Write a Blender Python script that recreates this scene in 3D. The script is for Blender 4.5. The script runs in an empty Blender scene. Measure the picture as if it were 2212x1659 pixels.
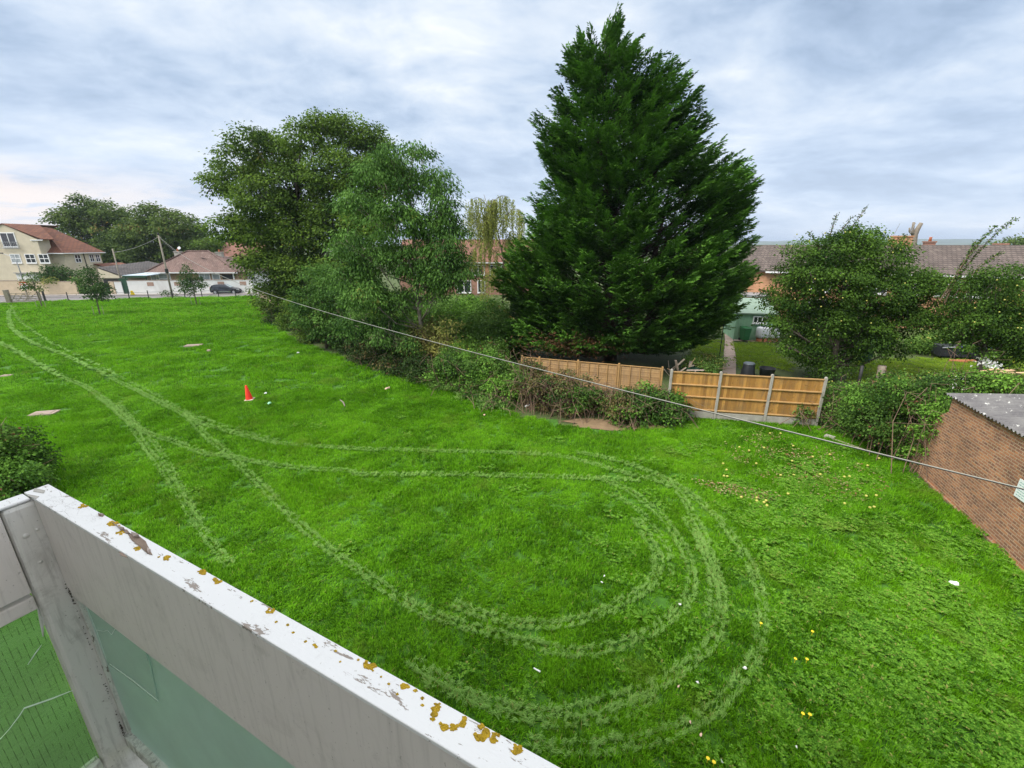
import bpy, bmesh, math, random
import numpy as np
from math import sin, cos, pi, radians, sqrt, atan2
from mathutils import Vector, Matrix, noise as mnoise

SC = bpy.context.scene
COL = SC.collection
rng = np.random.default_rng(7)
R = random.Random(7)

# ------------------------------------------------------------------ camera
CAM_H = 7.4
F = 945.0                      # focal length in units of a 2212 px wide frame
TH = radians(17.72)
cam_d = bpy.data.cameras.new("camera")
cam_d.sensor_width = 36.0
cam_d.lens = F / 2212.0 * 36.0
cam_d.clip_start = 0.05
cam_d.clip_end = 20000
cam = bpy.data.objects.new("camera", cam_d)
COL.objects.link(cam)
cam.location = (0, 0, CAM_H)
cam.rotation_euler = (radians(90) - TH, 0, 0)
SC.camera = cam

# ------------------------------------------------------------------ world
SUN_EL, SUN_AZ = radians(48), radians(-118)     # azimuth measured from +Y towards +X
world = bpy.data.worlds.new("World")
SC.world = world
world.use_nodes = True


def NT(nt):
    """tiny node helper"""
    class H:
        pass
    h = H()
    def n(t, **kw):
        nd = nt.nodes.new(t)
        for k, v in kw.items():
            if k == 'i':
                for a, b in v.items():
                    nd.inputs[a].default_value = b
            else:
                setattr(nd, k, v)
        return nd
    def l(a, b):
        nt.links.new(a, b)
    def math_(op, a, b=None, c=None, clamp=False):
        nd = nt.nodes.new('ShaderNodeMath')
        nd.operation = op
        nd.use_clamp = clamp
        for i, v in enumerate((a, b, c)):
            if v is None:
                continue
            if isinstance(v, (int, float)):
                nd.inputs[i].default_value = v
            else:
                l(v, nd.inputs[i])
        return nd.outputs[0]
    def mix(f, a, b, mode='MIX'):
        nd = nt.nodes.new('ShaderNodeMix')
        nd.data_type = 'RGBA'
        nd.blend_type = mode
        for s, v in ((nd.inputs[0], f), (nd.inputs[6], a), (nd.inputs[7], b)):
            if isinstance(v, (int, float)):
                s.default_value = v
            elif isinstance(v, tuple):
                s.default_value = (*v[:3], 1)
            else:
                l(v, s)
        return nd.outputs[2]
    def ramp(f, stops, interp='LINEAR'):
        nd = nt.nodes.new('ShaderNodeValToRGB')
        cr = nd.color_ramp
        cr.interpolation = interp
        while len(cr.elements) < len(stops):
            cr.elements.new(0.5)
        for e, (p, c) in zip(cr.elements, stops):
            e.position = p
            e.color = (c, c, c, 1) if isinstance(c, (int, float)) else (*c[:3], 1)
        l(f, nd.inputs[0])
        return nd.outputs[0]
    def noise(vec, scale, detail=4, rough=0.55, dist=0.0):
        nd = nt.nodes.new('ShaderNodeTexNoise')
        nd.inputs['Scale'].default_value = scale
        nd.inputs['Detail'].default_value = detail
        nd.inputs['Roughness'].default_value = rough
        nd.inputs['Distortion'].default_value = dist
        if vec is not None:
            l(vec, nd.inputs['Vector'])
        return nd.outputs[0]
    def comb(x, y, z):
        nd = nt.nodes.new('ShaderNodeCombineXYZ')
        for i, v in enumerate((x, y, z)):
            if isinstance(v, (int, float)):
                nd.inputs[i].default_value = v
            else:
                l(v, nd.inputs[i])
        return nd.outputs[0]
    def sep(v):
        nd = nt.nodes.new('ShaderNodeSeparateXYZ')
        l(v, nd.inputs[0])
        return nd.outputs
    h.n, h.l, h.m, h.mix, h.ramp, h.noise, h.comb, h.sep = n, l, math_, mix, ramp, noise, comb, sep
    return h


nt = world.node_tree
nt.nodes.clear()
h = NT(nt)
tc = h.n('ShaderNodeTexCoord')
dx, dy, dz = h.sep(tc.outputs['Generated'])
zc = h.m('MAXIMUM', dz, 0.0)
den = h.m('ADD', zc, 0.20)
u = h.m('DIVIDE', dx, den)
v = h.m('DIVIDE', dy, den)
p1 = h.comb(u, v, 3.7)
warp = h.noise(p1, 0.8, 3, 0.5)
p2 = h.comb(h.m('ADD', h.m('MULTIPLY', u, 0.85), h.m('MULTIPLY', warp, 0.5)), h.m('ADD', v, h.m('MULTIPLY', warp, 0.5)), 8.2)
n1 = h.noise(p2, 1.25, 8, 0.56, 0.0)
n2 = h.noise(p2, 4.2, 7, 0.6, 0.1)
dens = h.m('ADD', h.m('MULTIPLY', n1, 0.72), h.m('MULTIPLY', n2, 0.28))
sky = h.n('ShaderNodeTexSky', sky_type='NISHITA')
sky.sun_disc = False
sky.sun_elevation = SUN_EL
sky.sun_rotation = SUN_AZ
sky.altitude = 20
# cloud deck: slate undersides, mid grey-blue, pale thin places
K = 10.0
def kc(c):
    return tuple(x * K for x in c)
cloud = h.ramp(dens, [(0.36, (0.29, 0.38, 0.52)), (0.43, (0.38, 0.48, 0.63)), (0.49, (0.50, 0.595, 0.73)),
                      (0.56, (0.64, 0.71, 0.80)), (0.655, (0.86, 0.88, 0.90))])
low = h.ramp(dz, [(0.0, 1.0), (0.10, 0.75), (0.26, 0.0)])
cloud = h.mix(h.m('MULTIPLY', low, 0.55), cloud, (0.60, 0.69, 0.84))
# warm light low on the far left
wl = h.m('MULTIPLY', h.ramp(dz, [(0.0, 0.6), (0.03, 1.0), (0.075, 1.0), (0.13, 0.0)]), h.ramp(h.m('MULTIPLY', dx, -1.0), [(0.45, 0.0), (0.72, 1.0)]))
wl = h.m('MULTIPLY', wl, h.ramp(n2, [(0.36, 0.25), (0.52, 1.0)]))
cloud = h.mix(h.m('MULTIPLY', wl, 0.8), cloud, (0.93, 0.80, 0.72))
cloud = h.mix(h.ramp(dz, [(0.45, 0.0), (0.8, 0.8)]), cloud, (0.80, 0.78, 0.74))
# an overcast sky is brighter towards the zenith
zen = h.m('ADD', 1.0, h.m('MULTIPLY', h.ramp(dz, [(0.42, 0.0), (0.85, 1.0)]), 1.2))
cm = h.n('ShaderNodeVectorMath', operation='SCALE')
h.l(cloud, cm.inputs[0])
h.l(h.m('MULTIPLY', zen, K), cm.inputs['Scale'])
mixsky = h.mix(0.93, sky.outputs[0], cm.outputs[0])
bg = h.n('ShaderNodeBackground')
bg.inputs['Strength'].default_value = 0.1
h.l(mixsky, bg.inputs['Color'])
wo = h.n('ShaderNodeOutputWorld')
h.l(bg.outputs[0], wo.inputs['Surface'])

# ------------------------------------------------------------------ sun
sd = bpy.data.lights.new("sun", 'SUN')
sd.energy = 3.4
sd.angle = radians(22)
sd.color = (1.0, 0.95, 0.88)
sun = bpy.data.objects.new("sun", sd)
COL.objects.link(sun)
sdir = Vector((sin(SUN_AZ) * cos(SUN_EL), cos(SUN_AZ) * cos(SUN_EL), sin(SUN_EL)))
sun.rotation_euler = sdir.to_track_quat('Z', 'Y').to_euler()
sun.location = (-20, -40, 60)

SC.view_settings.view_transform = 'Standard'
SC.view_settings.look = 'None'
SC.view_settings.exposure = 0.38
SC.view_settings.gamma = 1.0
SC.view_settings.use_curve_mapping = False
SC.render.engine = 'CYCLES'
SC.cycles.max_bounces = 8
SC.cycles.transparent_max_bounces = 8
SC.cycles.use_denoising = True


# ------------------------------------------------------------------ pixel -> world
def ray(px, py):
    x, y = px - 1106.0, py - 829.5
    return (x, F * cos(TH) - y * sin(TH), -F * sin(TH) - y * cos(TH))


def G(px, py, z=0.0):
    """point on the horizontal plane z"""
    a, b, c = ray(px, py)
    t = (z - CAM_H) / c
    return Vector((a * t, b * t, z))


def D(px, py, Y):
    """point on the vertical plane y = Y"""
    a, b, c = ray(px, py)
    t = Y / b
    return Vector((a * t, Y, CAM_H + c * t))


# ------------------------------------------------------------------ materials
MATS = {}


def new_mat(name):
    m = bpy.data.materials.new(name)
    m.use_nodes = True
    nt = m.node_tree
    nt.nodes.clear()
    hh = NT(nt)
    out = hh.n('ShaderNodeOutputMaterial')
    bs = hh.n('ShaderNodeBsdfPrincipled')
    hh.l(bs.outputs[0], out.inputs[0])
    MATS[name] = m
    return m, hh, bs, out


def plain(name, col, rough=0.7, var=0.12, scale=6.0, metal=0.0, bump=0.0, spec=0.4, dirt=None, coords='Object'):
    """colour with large and small noise variation, optional dirt colour"""
    m, h, bs, out = new_mat(name)
    tc = h.n('ShaderNodeTexCoord')
    vec = tc.outputs[coords]
    n = h.noise(vec, scale, 6, 0.6)
    f = h.ramp(n, [(0.3, 1 - var), (0.7, 1 + var)])
    mul = h.n('ShaderNodeVectorMath', operation='MULTIPLY')
    mul.inputs[0].default_value = col
    h.l(f, mul.inputs[1])
    c = mul.outputs[0]
    if dirt:
        dn = h.noise(vec, scale * 0.35, 7, 0.65, 0.4)
        c = h.mix(h.ramp(dn, [(0.52, 0.0), (0.70, dirt[1])]), c, dirt[0])
    h.l(c, bs.inputs['Base Color'])
    bs.inputs['Roughness'].default_value = rough
    bs.inputs['Metallic'].default_value = metal
    bs.inputs['Specular IOR Level'].default_value = spec
    if bump:
        b = h.n('ShaderNodeBump', i={'Strength': bump, 'Distance': 0.02})
        h.l(h.noise(vec, scale * 3, 5, 0.6), b.inputs['Height'])
        h.l(b.outputs[0], bs.inputs['Normal'])
    return m


def leaf_mat(name, c0, c1, c2=None, f2=0.9, trans=0.3, rough=0.65, spec=0.12, big=0.5):
    """leaf colour from the per-leaf attribute v plus drifting tone through the crown"""
    m, h, bs, out = new_mat(name)
    at = h.n('ShaderNodeAttribute', attribute_name='v')
    ge = h.n('ShaderNodeNewGeometry')
    n = h.noise(ge.outputs['Position'], big, 3, 0.5)
    f = h.m('ADD', h.m('MULTIPLY', at.outputs['Fac'], 0.8), h.m('MULTIPLY', h.m('SUBTRACT', n, 0.4), 0.7))
    c = h.mix(h.ramp(f, [(0.1, 0.0), (0.8, 1.0)]), c0, c1)
    if c2:
        c = h.mix(h.ramp(at.outputs['Fac'], [(f2, 0.0), (f2 + 0.02, 1.0)]), c, c2)
    h.l(c, bs.inputs['Base Color'])
    bs.inputs['Roughness'].default_value = rough
    bs.inputs['Specular IOR Level'].default_value = spec
    tr = h.n('ShaderNodeBsdfTranslucent')
    h.l(c, tr.inputs[0])
    ms = h.n('ShaderNodeMixShader')
    ms.inputs[0].default_value = trans
    h.l(bs.outputs[0], ms.inputs[1])
    h.l(tr.outputs[0], ms.inputs[2])
    h.l(ms.outputs[0], out.inputs[0])
    return m


def brick_mat(name, c1, c2, mortar, bw=0.225, bh=0.075, msize=0.012, bump=0.4, tone=(0.75, 1.25), dark=None):
    m, h, bs, out = new_mat(name)
    tc = h.n('ShaderNodeTexCoord')
    x, y, z = h.sep(tc.outputs['Object'])
    vec = h.comb(h.m('ADD', x, y), z, 0.0)
    b = h.n('ShaderNodeTexBrick', offset=0.5)
    h.l(vec, b.inputs['Vector'])
    b.inputs['Color1'].default_value = (*c1, 1)
    b.inputs['Color2'].default_value = (*c2, 1)
    b.inputs['Mortar'].default_value = (*mortar, 1)
    b.inputs['Scale'].default_value = 1.0
    b.inputs['Brick Width'].default_value = bw
    b.inputs['Row Height'].default_value = bh
    b.inputs['Mortar Size'].default_value = msize
    b.inputs['Mortar Smooth'].default_value = 0.3
    n = h.noise(vec, 0.9, 6, 0.65, 0.3)
    f = h.ramp(n, [(0.3, tone[0]), (0.7, tone[1])])
    c = h.mix(1.0, b.outputs['Color'], f, 'MULTIPLY')
    if dark:
        # whole bricks burnt darker
        vr = h.n('ShaderNodeTexWhiteNoise', noise_dimensions='2D')
        row = h.m('FLOOR', h.m('DIVIDE', z, bh))
        off = h.m('MULTIPLY', h.m('MODULO', row, 2.0), 0.5)
        cl = h.m('FLOOR', h.m('ADD', h.m('DIVIDE', h.m('ADD', x, y), bw), off))
        h.l(h.comb(cl, row, 0.0), vr.inputs['Vector'])
        k = h.m('MULTIPLY', h.ramp(vr.outputs['Value'], [(0.70, 0.0), (0.74, 0.5)]), h.m('SUBTRACT', 1.0, b.outputs['Fac']))
        c = h.mix(k, c, dark)
    st = h.noise(vec, 2.2, 7, 0.7, 0.6)
    c = h.mix(h.ramp(st, [(0.56, 0.0), (0.72, 0.35)]), c, tuple(x * 0.35 + 0.03 for x in c1))
    h.l(c, bs.inputs['Base Color'])
    bs.inputs['Roughness'].default_value = 0.9
    bp = h.n('ShaderNodeBump', i={'Strength': bump, 'Distance': 0.01}, invert=True)
    h.l(b.outputs['Fac'], bp.inputs['Height'])
    h.l(bp.outputs[0], bs.inputs['Normal'])
    return m


def tile_mat(name, c1, c2, gap, tw=0.28, rise=0.17, lichen=None, k=1.0):
    """roof tiles laid in level courses: rows follow the height"""
    m, h, bs, out = new_mat(name)
    tc = h.n('ShaderNodeTexCoord')
    x, y, z = h.sep(tc.outputs['Object'])
    ge = h.n('ShaderNodeNewGeometry')
    vec = h.comb(h.m('ADD', x, h.m('MULTIPLY', y, 0.37)), z, 0.0)
    b = h.n('ShaderNodeTexBrick', offset=0.5)
    h.l(vec, b.inputs['Vector'])
    b.inputs['Color1'].default_value = (*c1, 1)
    b.inputs['Color2'].default_value = (*c2, 1)
    b.inputs['Mortar'].default_value = (*gap, 1)
    b.inputs['Scale'].default_value = 1.0
    b.inputs['Brick Width'].default_value = tw
    b.inputs['Row Height'].default_value = rise
    b.inputs['Mortar Size'].default_value = rise * 0.16
    b.inputs['Mortar Smooth'].default_value = 0.4
    n = h.noise(vec, 0.7, 7, 0.7, 0.4)
    c = h.mix(1.0, b.outputs['Color'], h.ramp(n, [(0.3, 0.72), (0.7, 1.28)]), 'MULTIPLY')
    if lichen:
        ln = h.noise(vec, 2.4, 6, 0.7)
        c = h.mix(h.ramp(ln, [(0.55, 0.0), (0.66, 0.7)]), c, lichen)
    h.l(c, bs.inputs['Base Color'])
    bs.inputs['Roughness'].default_value = 0.85
    saw = h.m('FRACT', h.m('DIVIDE', z, rise))
    bp = h.n('ShaderNodeBump', i={'Strength': 0.9, 'Distance': 0.06})
    h.l(saw, bp.inputs['Height'])
    h.l(bp.outputs[0], bs.inputs['Normal'])
    return m


# foliage
LF_SYC = leaf_mat("leaf_sycamore", (0.018, 0.052, 0.009), (0.185, 0.300, 0.040), (0.26, 0.24, 0.05), 0.975, 0.32)
LF_ASH = leaf_mat("leaf_ash", (0.018, 0.062, 0.013), (0.155, 0.310, 0.056), (0.22, 0.24, 0.05), 0.985, 0.32)
LF_CON = leaf_mat("leaf_conifer", (0.010, 0.040, 0.010), (0.130, 0.300, 0.034), None, 0.9, 0.12, 0.7, 0.15, 0.8)
LF_APP = leaf_mat("leaf_apple", (0.013, 0.044, 0.008), (0.125, 0.240, 0.030), (0.45, 0.42, 0.06), 0.975, 0.3)
LF_IVY = leaf_mat("leaf_ivy", (0.030, 0.090, 0.014), (0.19, 0.38, 0.050), (0.40, 0.38, 0.08), 0.96, 0.25)
LF_BRA = leaf_mat("leaf_bramble", (0.018, 0.052, 0.012), (0.120, 0.230, 0.036), (0.17, 0.075, 0.04), 0.88, 0.25)
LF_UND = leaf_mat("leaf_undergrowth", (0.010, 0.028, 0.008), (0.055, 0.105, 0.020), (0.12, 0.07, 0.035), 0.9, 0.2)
LF_DRY = leaf_mat("leaf_dry", (0.10, 0.075, 0.035), (0.20, 0.17, 0.06), (0.12, 0.17, 0.05), 0.7, 0.25)
LF_SHR = leaf_mat("leaf_shrub", (0.07, 0.16, 0.03), (0.20, 0.34, 0.07), (0.38, 0.36, 0.08), 0.95, 0.3)
LF_YEL = leaf_mat("leaf_birch", (0.20, 0.25, 0.05), (0.42, 0.46, 0.11), None, 0.9, 0.35)
LF_YOU = leaf_mat("leaf_young", (0.025, 0.065, 0.020), (0.08, 0.15, 0.035), (0.20, 0.12, 0.05), 0.97, 0.3)
LF_FAR = leaf_mat("leaf_far", (0.035, 0.075, 0.020), (0.15, 0.22, 0.045), (0.25, 0.18, 0.06), 0.95, 0.3, big=0.25)
LF_FLW = leaf_mat("petal_white", (0.75, 0.75, 0.74), (0.85, 0.85, 0.82), None, 0.9, 0.3)
LF_GOLD = leaf_mat("leaf_gold", (0.12, 0.16, 0.04), (0.38, 0.36, 0.09), (0.16, 0.08, 0.04), 0.9, 0.25)
BARK = plain("bark", (0.12, 0.095, 0.07), 0.95, 0.35, 5.0, bump=0.8)
BARK_PALE = plain("bark_pale", (0.21, 0.18, 0.14), 0.9, 0.3, 5.0, bump=0.6)
STEM = plain("stem", (0.16, 0.105, 0.07), 0.9, 0.35, 4.0)
# building stuff
CREAM = plain("cream_render", (0.56, 0.495, 0.37), 0.9, 0.08, 1.2, dirt=((0.42, 0.34, 0.22), 0.4))
CREAM2 = plain("beige_render", (0.56, 0.45, 0.31), 0.9, 0.08, 1.5, dirt=((0.38, 0.31, 0.22), 0.5))
WHITEWALL = plain("white_render", (0.66, 0.66, 0.64), 0.85, 0.06, 1.0, dirt=((0.42, 0.41, 0.38), 0.5))
WHITE = plain("white_plastic", (0.78, 0.78, 0.78), 0.45, 0.04, 3.0)
WINDOW = plain("window_glass", (0.025, 0.03, 0.04), 0.06, 0.2, 1.0, spec=0.8)
CURTAIN = plain("curtained_glass", (0.32, 0.35, 0.36), 0.15, 0.3, 1.5, spec=0.8)
BRICK_ORANGE = brick_mat("orange_brick", (0.50, 0.24, 0.12), (0.42, 0.19, 0.09), (0.42, 0.28, 0.18))
BRICK_RED = brick_mat("red_brick", (0.36, 0.15, 0.09), (0.28, 0.11, 0.07), (0.35, 0.27, 0.22))
BRICK_TAN = brick_mat("tan_brick", (0.34, 0.21, 0.11), (0.28, 0.17, 0.09), (0.34, 0.27, 0.19))
BRICK_GARAGE = brick_mat("garage_brick", (0.40, 0.185, 0.088), (0.25, 0.120, 0.072), (0.40, 0.285, 0.19), 0.235, 0.078, 0.012, 0.5, (0.72, 1.25), dark=(0.085, 0.05, 0.04))
STONE = brick_mat("rubble_stone", (0.34, 0.22, 0.17), (0.24, 0.17, 0.13), (0.30, 0.25, 0.20), 0.35, 0.16, 0.02)
TILE_RED = tile_mat("red_tiles", (0.215, 0.083, 0.045), (0.16, 0.062, 0.036), (0.09, 0.04, 0.03), lichen=(0.30, 0.13, 0.05))
TILE_PINK = tile_mat("pink_brown_tiles", (0.19, 0.120, 0.098), (0.145, 0.088, 0.073), (0.08, 0.05, 0.045), 0.33, 0.19, lichen=(0.25, 0.185, 0.15))
TILE_BROWN = tile_mat("brown_tiles", (0.135, 0.105, 0.092), (0.100, 0.077, 0.068), (0.045, 0.035, 0.03), 0.33, 0.17, lichen=(0.19, 0.155, 0.13))
TILE_ORANGE = tile_mat("orange_tiles", (0.26, 0.125, 0.085), (0.21, 0.098, 0.068), (0.12, 0.055, 0.04), 0.33, 0.19)
TILE_DARK = tile_mat("dark_tiles", (0.10, 0.088, 0.085), (0.075, 0.066, 0.065), (0.03, 0.03, 0.03), 0.33, 0.2)
CONC = plain("concrete", (0.36, 0.34, 0.30), 0.9, 0.2, 4.0, bump=0.3, dirt=((0.20, 0.19, 0.15), 0.6))
CONC_PINK = plain("slab_concrete", (0.30, 0.235, 0.19), 0.9, 0.2, 3.0, bump=0.3, dirt=((0.26, 0.20, 0.16), 0.7))
ASPH = plain("asphalt", (0.16, 0.15, 0.15), 0.9, 0.15, 3.0, bump=0.2, dirt=((0.11, 0.10, 0.10), 0.5))
PAVE = plain("pavement", (0.30, 0.275, 0.255), 0.9, 0.12, 3.0, dirt=((0.2, 0.19, 0.17), 0.5))
PATHM = plain("path_concrete", (0.36, 0.27, 0.22), 0.9, 0.2, 2.5, dirt=((0.24, 0.18, 0.14), 0.6))
BLACK = plain("black_plastic", (0.018, 0.02, 0.024), 0.45, 0.2, 5.0)
DARKM = plain("dark_metal", (0.03, 0.03, 0.03), 0.6, 0.2, 5.0)
GREYM = plain("galvanised", (0.35, 0.36, 0.37), 0.5, 0.1, 5.0, metal=0.5)
TIMBER = plain("old_timber", (0.26, 0.22, 0.17), 0.9, 0.2, 4.0, bump=0.4)
POLEM = plain("pole_timber", (0.27, 0.235, 0.19), 0.85, 0.15, 2.0)
SOIL = plain("bare_soil", (0.20, 0.135, 0.075), 1.0, 0.25, 3.0, bump=0.6, dirt=((0.14, 0.12, 0.05), 0.6))
CONE = plain("cone_orange", (0.80, 0.035, 0.012), 0.5, 0.1, 8.0)
GREENP = plain("shed_green", (0.23, 0.40, 0.26), 0.7, 0.12, 1.5, dirt=((0.09, 0.14, 0.09), 0.5))
GREENROOF = plain("pale_green_roof", (0.22, 0.30, 0.23), 0.7, 0.15, 2.0, dirt=((0.22, 0.28, 0.2), 0.5))
GREENBIN = plain("bin_green", (0.025, 0.135, 0.045), 0.5, 0.1, 4.0)
DKGREEN = plain("dark_green_paint", (0.02, 0.065, 0.035), 0.6, 0.1, 3.0)
TANK = plain("tank_plastic", (0.68, 0.68, 0.72), 0.4, 0.08, 2.0)
CARP = plain("car_paint", (0.03, 0.032, 0.042), 0.22, 0.05, 2.0, spec=0.6)
CHROME = plain("chrome", (0.7, 0.7, 0.72), 0.2, 0.05, 2.0, metal=1.0)
BLUE_ROOF = plain("carport_sheet", (0.42, 0.50, 0.56), 0.5, 0.1, 1.0)
REDP = plain("red_paint", (0.55, 0.04, 0.03), 0.5, 0.08, 5.0)
BLUEP = plain("blue_plastic", (0.05, 0.09, 0.45), 0.5, 0.08, 5.0)
YELLOW = plain("yellow_petal", (0.80, 0.60, 0.02), 0.6, 0.08, 5.0)
APPLE = plain("apple_skin", (0.48, 0.46, 0.10), 0.4, 0.25, 9.0)
LITTER = plain("litter_white", (0.80, 0.80, 0.78), 0.5, 0.06, 9.0)
PEACH = plain("litter_peach", (0.72, 0.50, 0.38), 0.7, 0.1, 9.0)
MINT = plain("litter_mint", (0.35, 0.72, 0.45), 0.5, 0.06, 9.0)
LAVEND = plain("plank_pink", (0.46, 0.36, 0.31), 0.8, 0.2, 6.0)
PLANK = plain("fresh_plank", (0.52, 0.33, 0.18), 0.8, 0.2, 3.0)
TERRA = plain("terracotta", (0.55, 0.20, 0.10), 0.8, 0.15, 5.0)


def wood_mat(name, c, c2, board=0.118, axis='x', horiz=False, rough=0.8):
    """boards: every board its own tone, grain running along it"""
    m, h, bs, out = new_mat(name)
    tc = h.n('ShaderNodeTexCoord')
    x, y, z = h.sep(tc.outputs['Object'])
    a, bb = (z, x) if horiz else (x, z)
    idx = h.m('FLOOR', h.m('DIVIDE', a, board))
    wn = h.n('ShaderNodeTexWhiteNoise', noise_dimensions='1D')
    h.l(idx, wn.inputs['W'])
    g = h.noise(h.comb(h.m('MULTIPLY', a, 28.0), h.m('MULTIPLY', bb, 1.6), h.m('MULTIPLY', idx, 3.3)), 1.0, 5, 0.6, 0.6)
    f = h.m('ADD', h.m('MULTIPLY', wn.outputs['Value'], 0.75), h.m('MULTIPLY', g, 0.6))
    cc = h.mix(h.ramp(f, [(0.2, 0.0), (0.95, 1.0)]), c, c2)
    kn = h.noise(h.comb(a, bb, 1.0), 5.0, 2, 0.5, 1.5)
    cc = h.mix(h.ramp(kn, [(0.66, 0.0), (0.72, 0.5)]), cc, tuple(t * 0.45 for t in c))
    oi = h.n('ShaderNodeObjectInfo')
    wn2 = h.noise(h.comb(h.m('MULTIPLY', x, 5.0), h.m('ADD', h.m('MULTIPLY', z, 1.4), h.m('MULTIPLY', oi.outputs['Random'], 30.0)), 2.0), 1.0, 6, .65, .5)
    cc = h.mix(h.ramp(wn2, [(.46, 0.0), (.68, .55)]), cc, tuple((t + .12) * .45 for t in c))
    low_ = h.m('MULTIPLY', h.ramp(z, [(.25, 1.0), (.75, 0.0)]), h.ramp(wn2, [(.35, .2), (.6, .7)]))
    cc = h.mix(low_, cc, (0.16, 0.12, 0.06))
    cc = h.mix(h.m('MULTIPLY', oi.outputs['Random'], .25), cc, tuple(t * .7 for t in c2))
    h.l(cc, bs.inputs['Base Color'])
    bs.inputs['Roughness'].default_value = rough
    return m


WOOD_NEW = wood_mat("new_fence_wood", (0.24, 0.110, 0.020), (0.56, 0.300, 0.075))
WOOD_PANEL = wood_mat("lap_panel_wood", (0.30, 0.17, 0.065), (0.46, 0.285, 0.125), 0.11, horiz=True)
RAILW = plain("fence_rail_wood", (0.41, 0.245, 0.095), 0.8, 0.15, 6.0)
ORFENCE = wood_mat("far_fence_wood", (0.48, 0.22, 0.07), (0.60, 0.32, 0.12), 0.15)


def grass_mat(name, c0, c1, c2, trans=0.25, sheen=0.0):
    m, h, bs, out = new_mat(name)
    oi = h.n('ShaderNodeObjectInfo')
    at = h.n('ShaderNodeAttribute', attribute_name='v')
    ge = h.n('ShaderNodeNewGeometry')
    n = h.noise(ge.outputs['Position'], 0.22, 4, 0.6)
    nn = h.noise(ge.outputs['Position'], 1.3, 3, 0.6)
    f = h.m('ADD', h.m('MULTIPLY', at.outputs['Fac'], 0.55), h.m('MULTIPLY', nn, 0.5))
    c = h.mix(h.ramp(f, [(0.28, 0.0), (0.72, 1.0)]), c0, c1)
    c = h.mix(h.ramp(n, [(0.46, 0.0), (0.64, 0.4)]), c, c2)
    n3 = h.noise(ge.outputs['Position'], 0.55, 6, 0.65, 0.5)
    c = h.mix(h.ramp(n3, [(0.56, 0.0), (0.70, 0.55)]), c, (0.17, 0.26, 0.03))
    c = h.mix(h.ramp(at.outputs['Fac'], [(0.955, 0.0), (0.97, 0.8)]), c, (0.34, 0.30, 0.10))
    h.l(c, bs.inputs['Base Color'])
    bs.inputs['Roughness'].default_value = 0.55
    bs.inputs['Specular IOR Level'].default_value = 0.08
    tr = h.n('ShaderNodeBsdfTranslucent')
    h.l(c, tr.inputs[0])
    ms = h.n('ShaderNodeMixShader')
    ms.inputs[0].default_value = trans
    h.l(bs.outputs[0], ms.inputs[1])
    h.l(tr.outputs[0], ms.inputs[2])
    h.l(ms.outputs[0], out.inputs[0])
    return m


GRASS = grass_mat("grass_blades", (0.024, 0.100, 0.004), (0.190, 0.470, 0.014), (0.215, 0.49, 0.012), 0.35)
GRASS_FLAT = grass_mat("pressed_grass", (0.14, 0.31, 0.050), (0.29, 0.49, 0.12), (0.27, 0.47, 0.10), 0.25)  # paler blade undersides, with the sheen of flattened blades painted into the colour
WEEDM = grass_mat("weed_leaves", (0.06, 0.19, 0.015), (0.21, 0.43, 0.045), (0.19, 0.40, 0.04), 0.35)
GRASS_G = grass_mat("garden_grass", (0.15, 0.27, 0.02), (0.30, 0.43, 0.04), (0.33, 0.42, 0.05), 0.4)


def ground_mat():
    m, h, bs, out = new_mat("turf_soil")
    tc = h.n('ShaderNodeTexCoord')
    n = h.noise(tc.outputs['Object'], 0.8, 8, 0.65)
    n2 = h.noise(tc.outputs['Object'], 9.0, 5, 0.7)
    c = h.mix(h.ramp(n2, [(0.35, 0.0), (0.65, 1.0)]), (0.040, 0.062, 0.014), (0.075, 0.105, 0.022))
    c = h.mix(h.ramp(n, [(0.55, 0.0), (0.75, 0.3)]), c, (0.11, 0.11, 0.03))
    h.l(c, bs.inputs['Base Color'])
    bs.inputs['Roughness'].default_value = 0.95
    b = h.n('ShaderNodeBump', i={'Strength': 0.7, 'Distance': 0.05})
    h.l(n2, b.inputs['Height'])
    h.l(b.outputs[0], bs.inputs['Normal'])
    return m


TURF = ground_mat()


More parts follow.
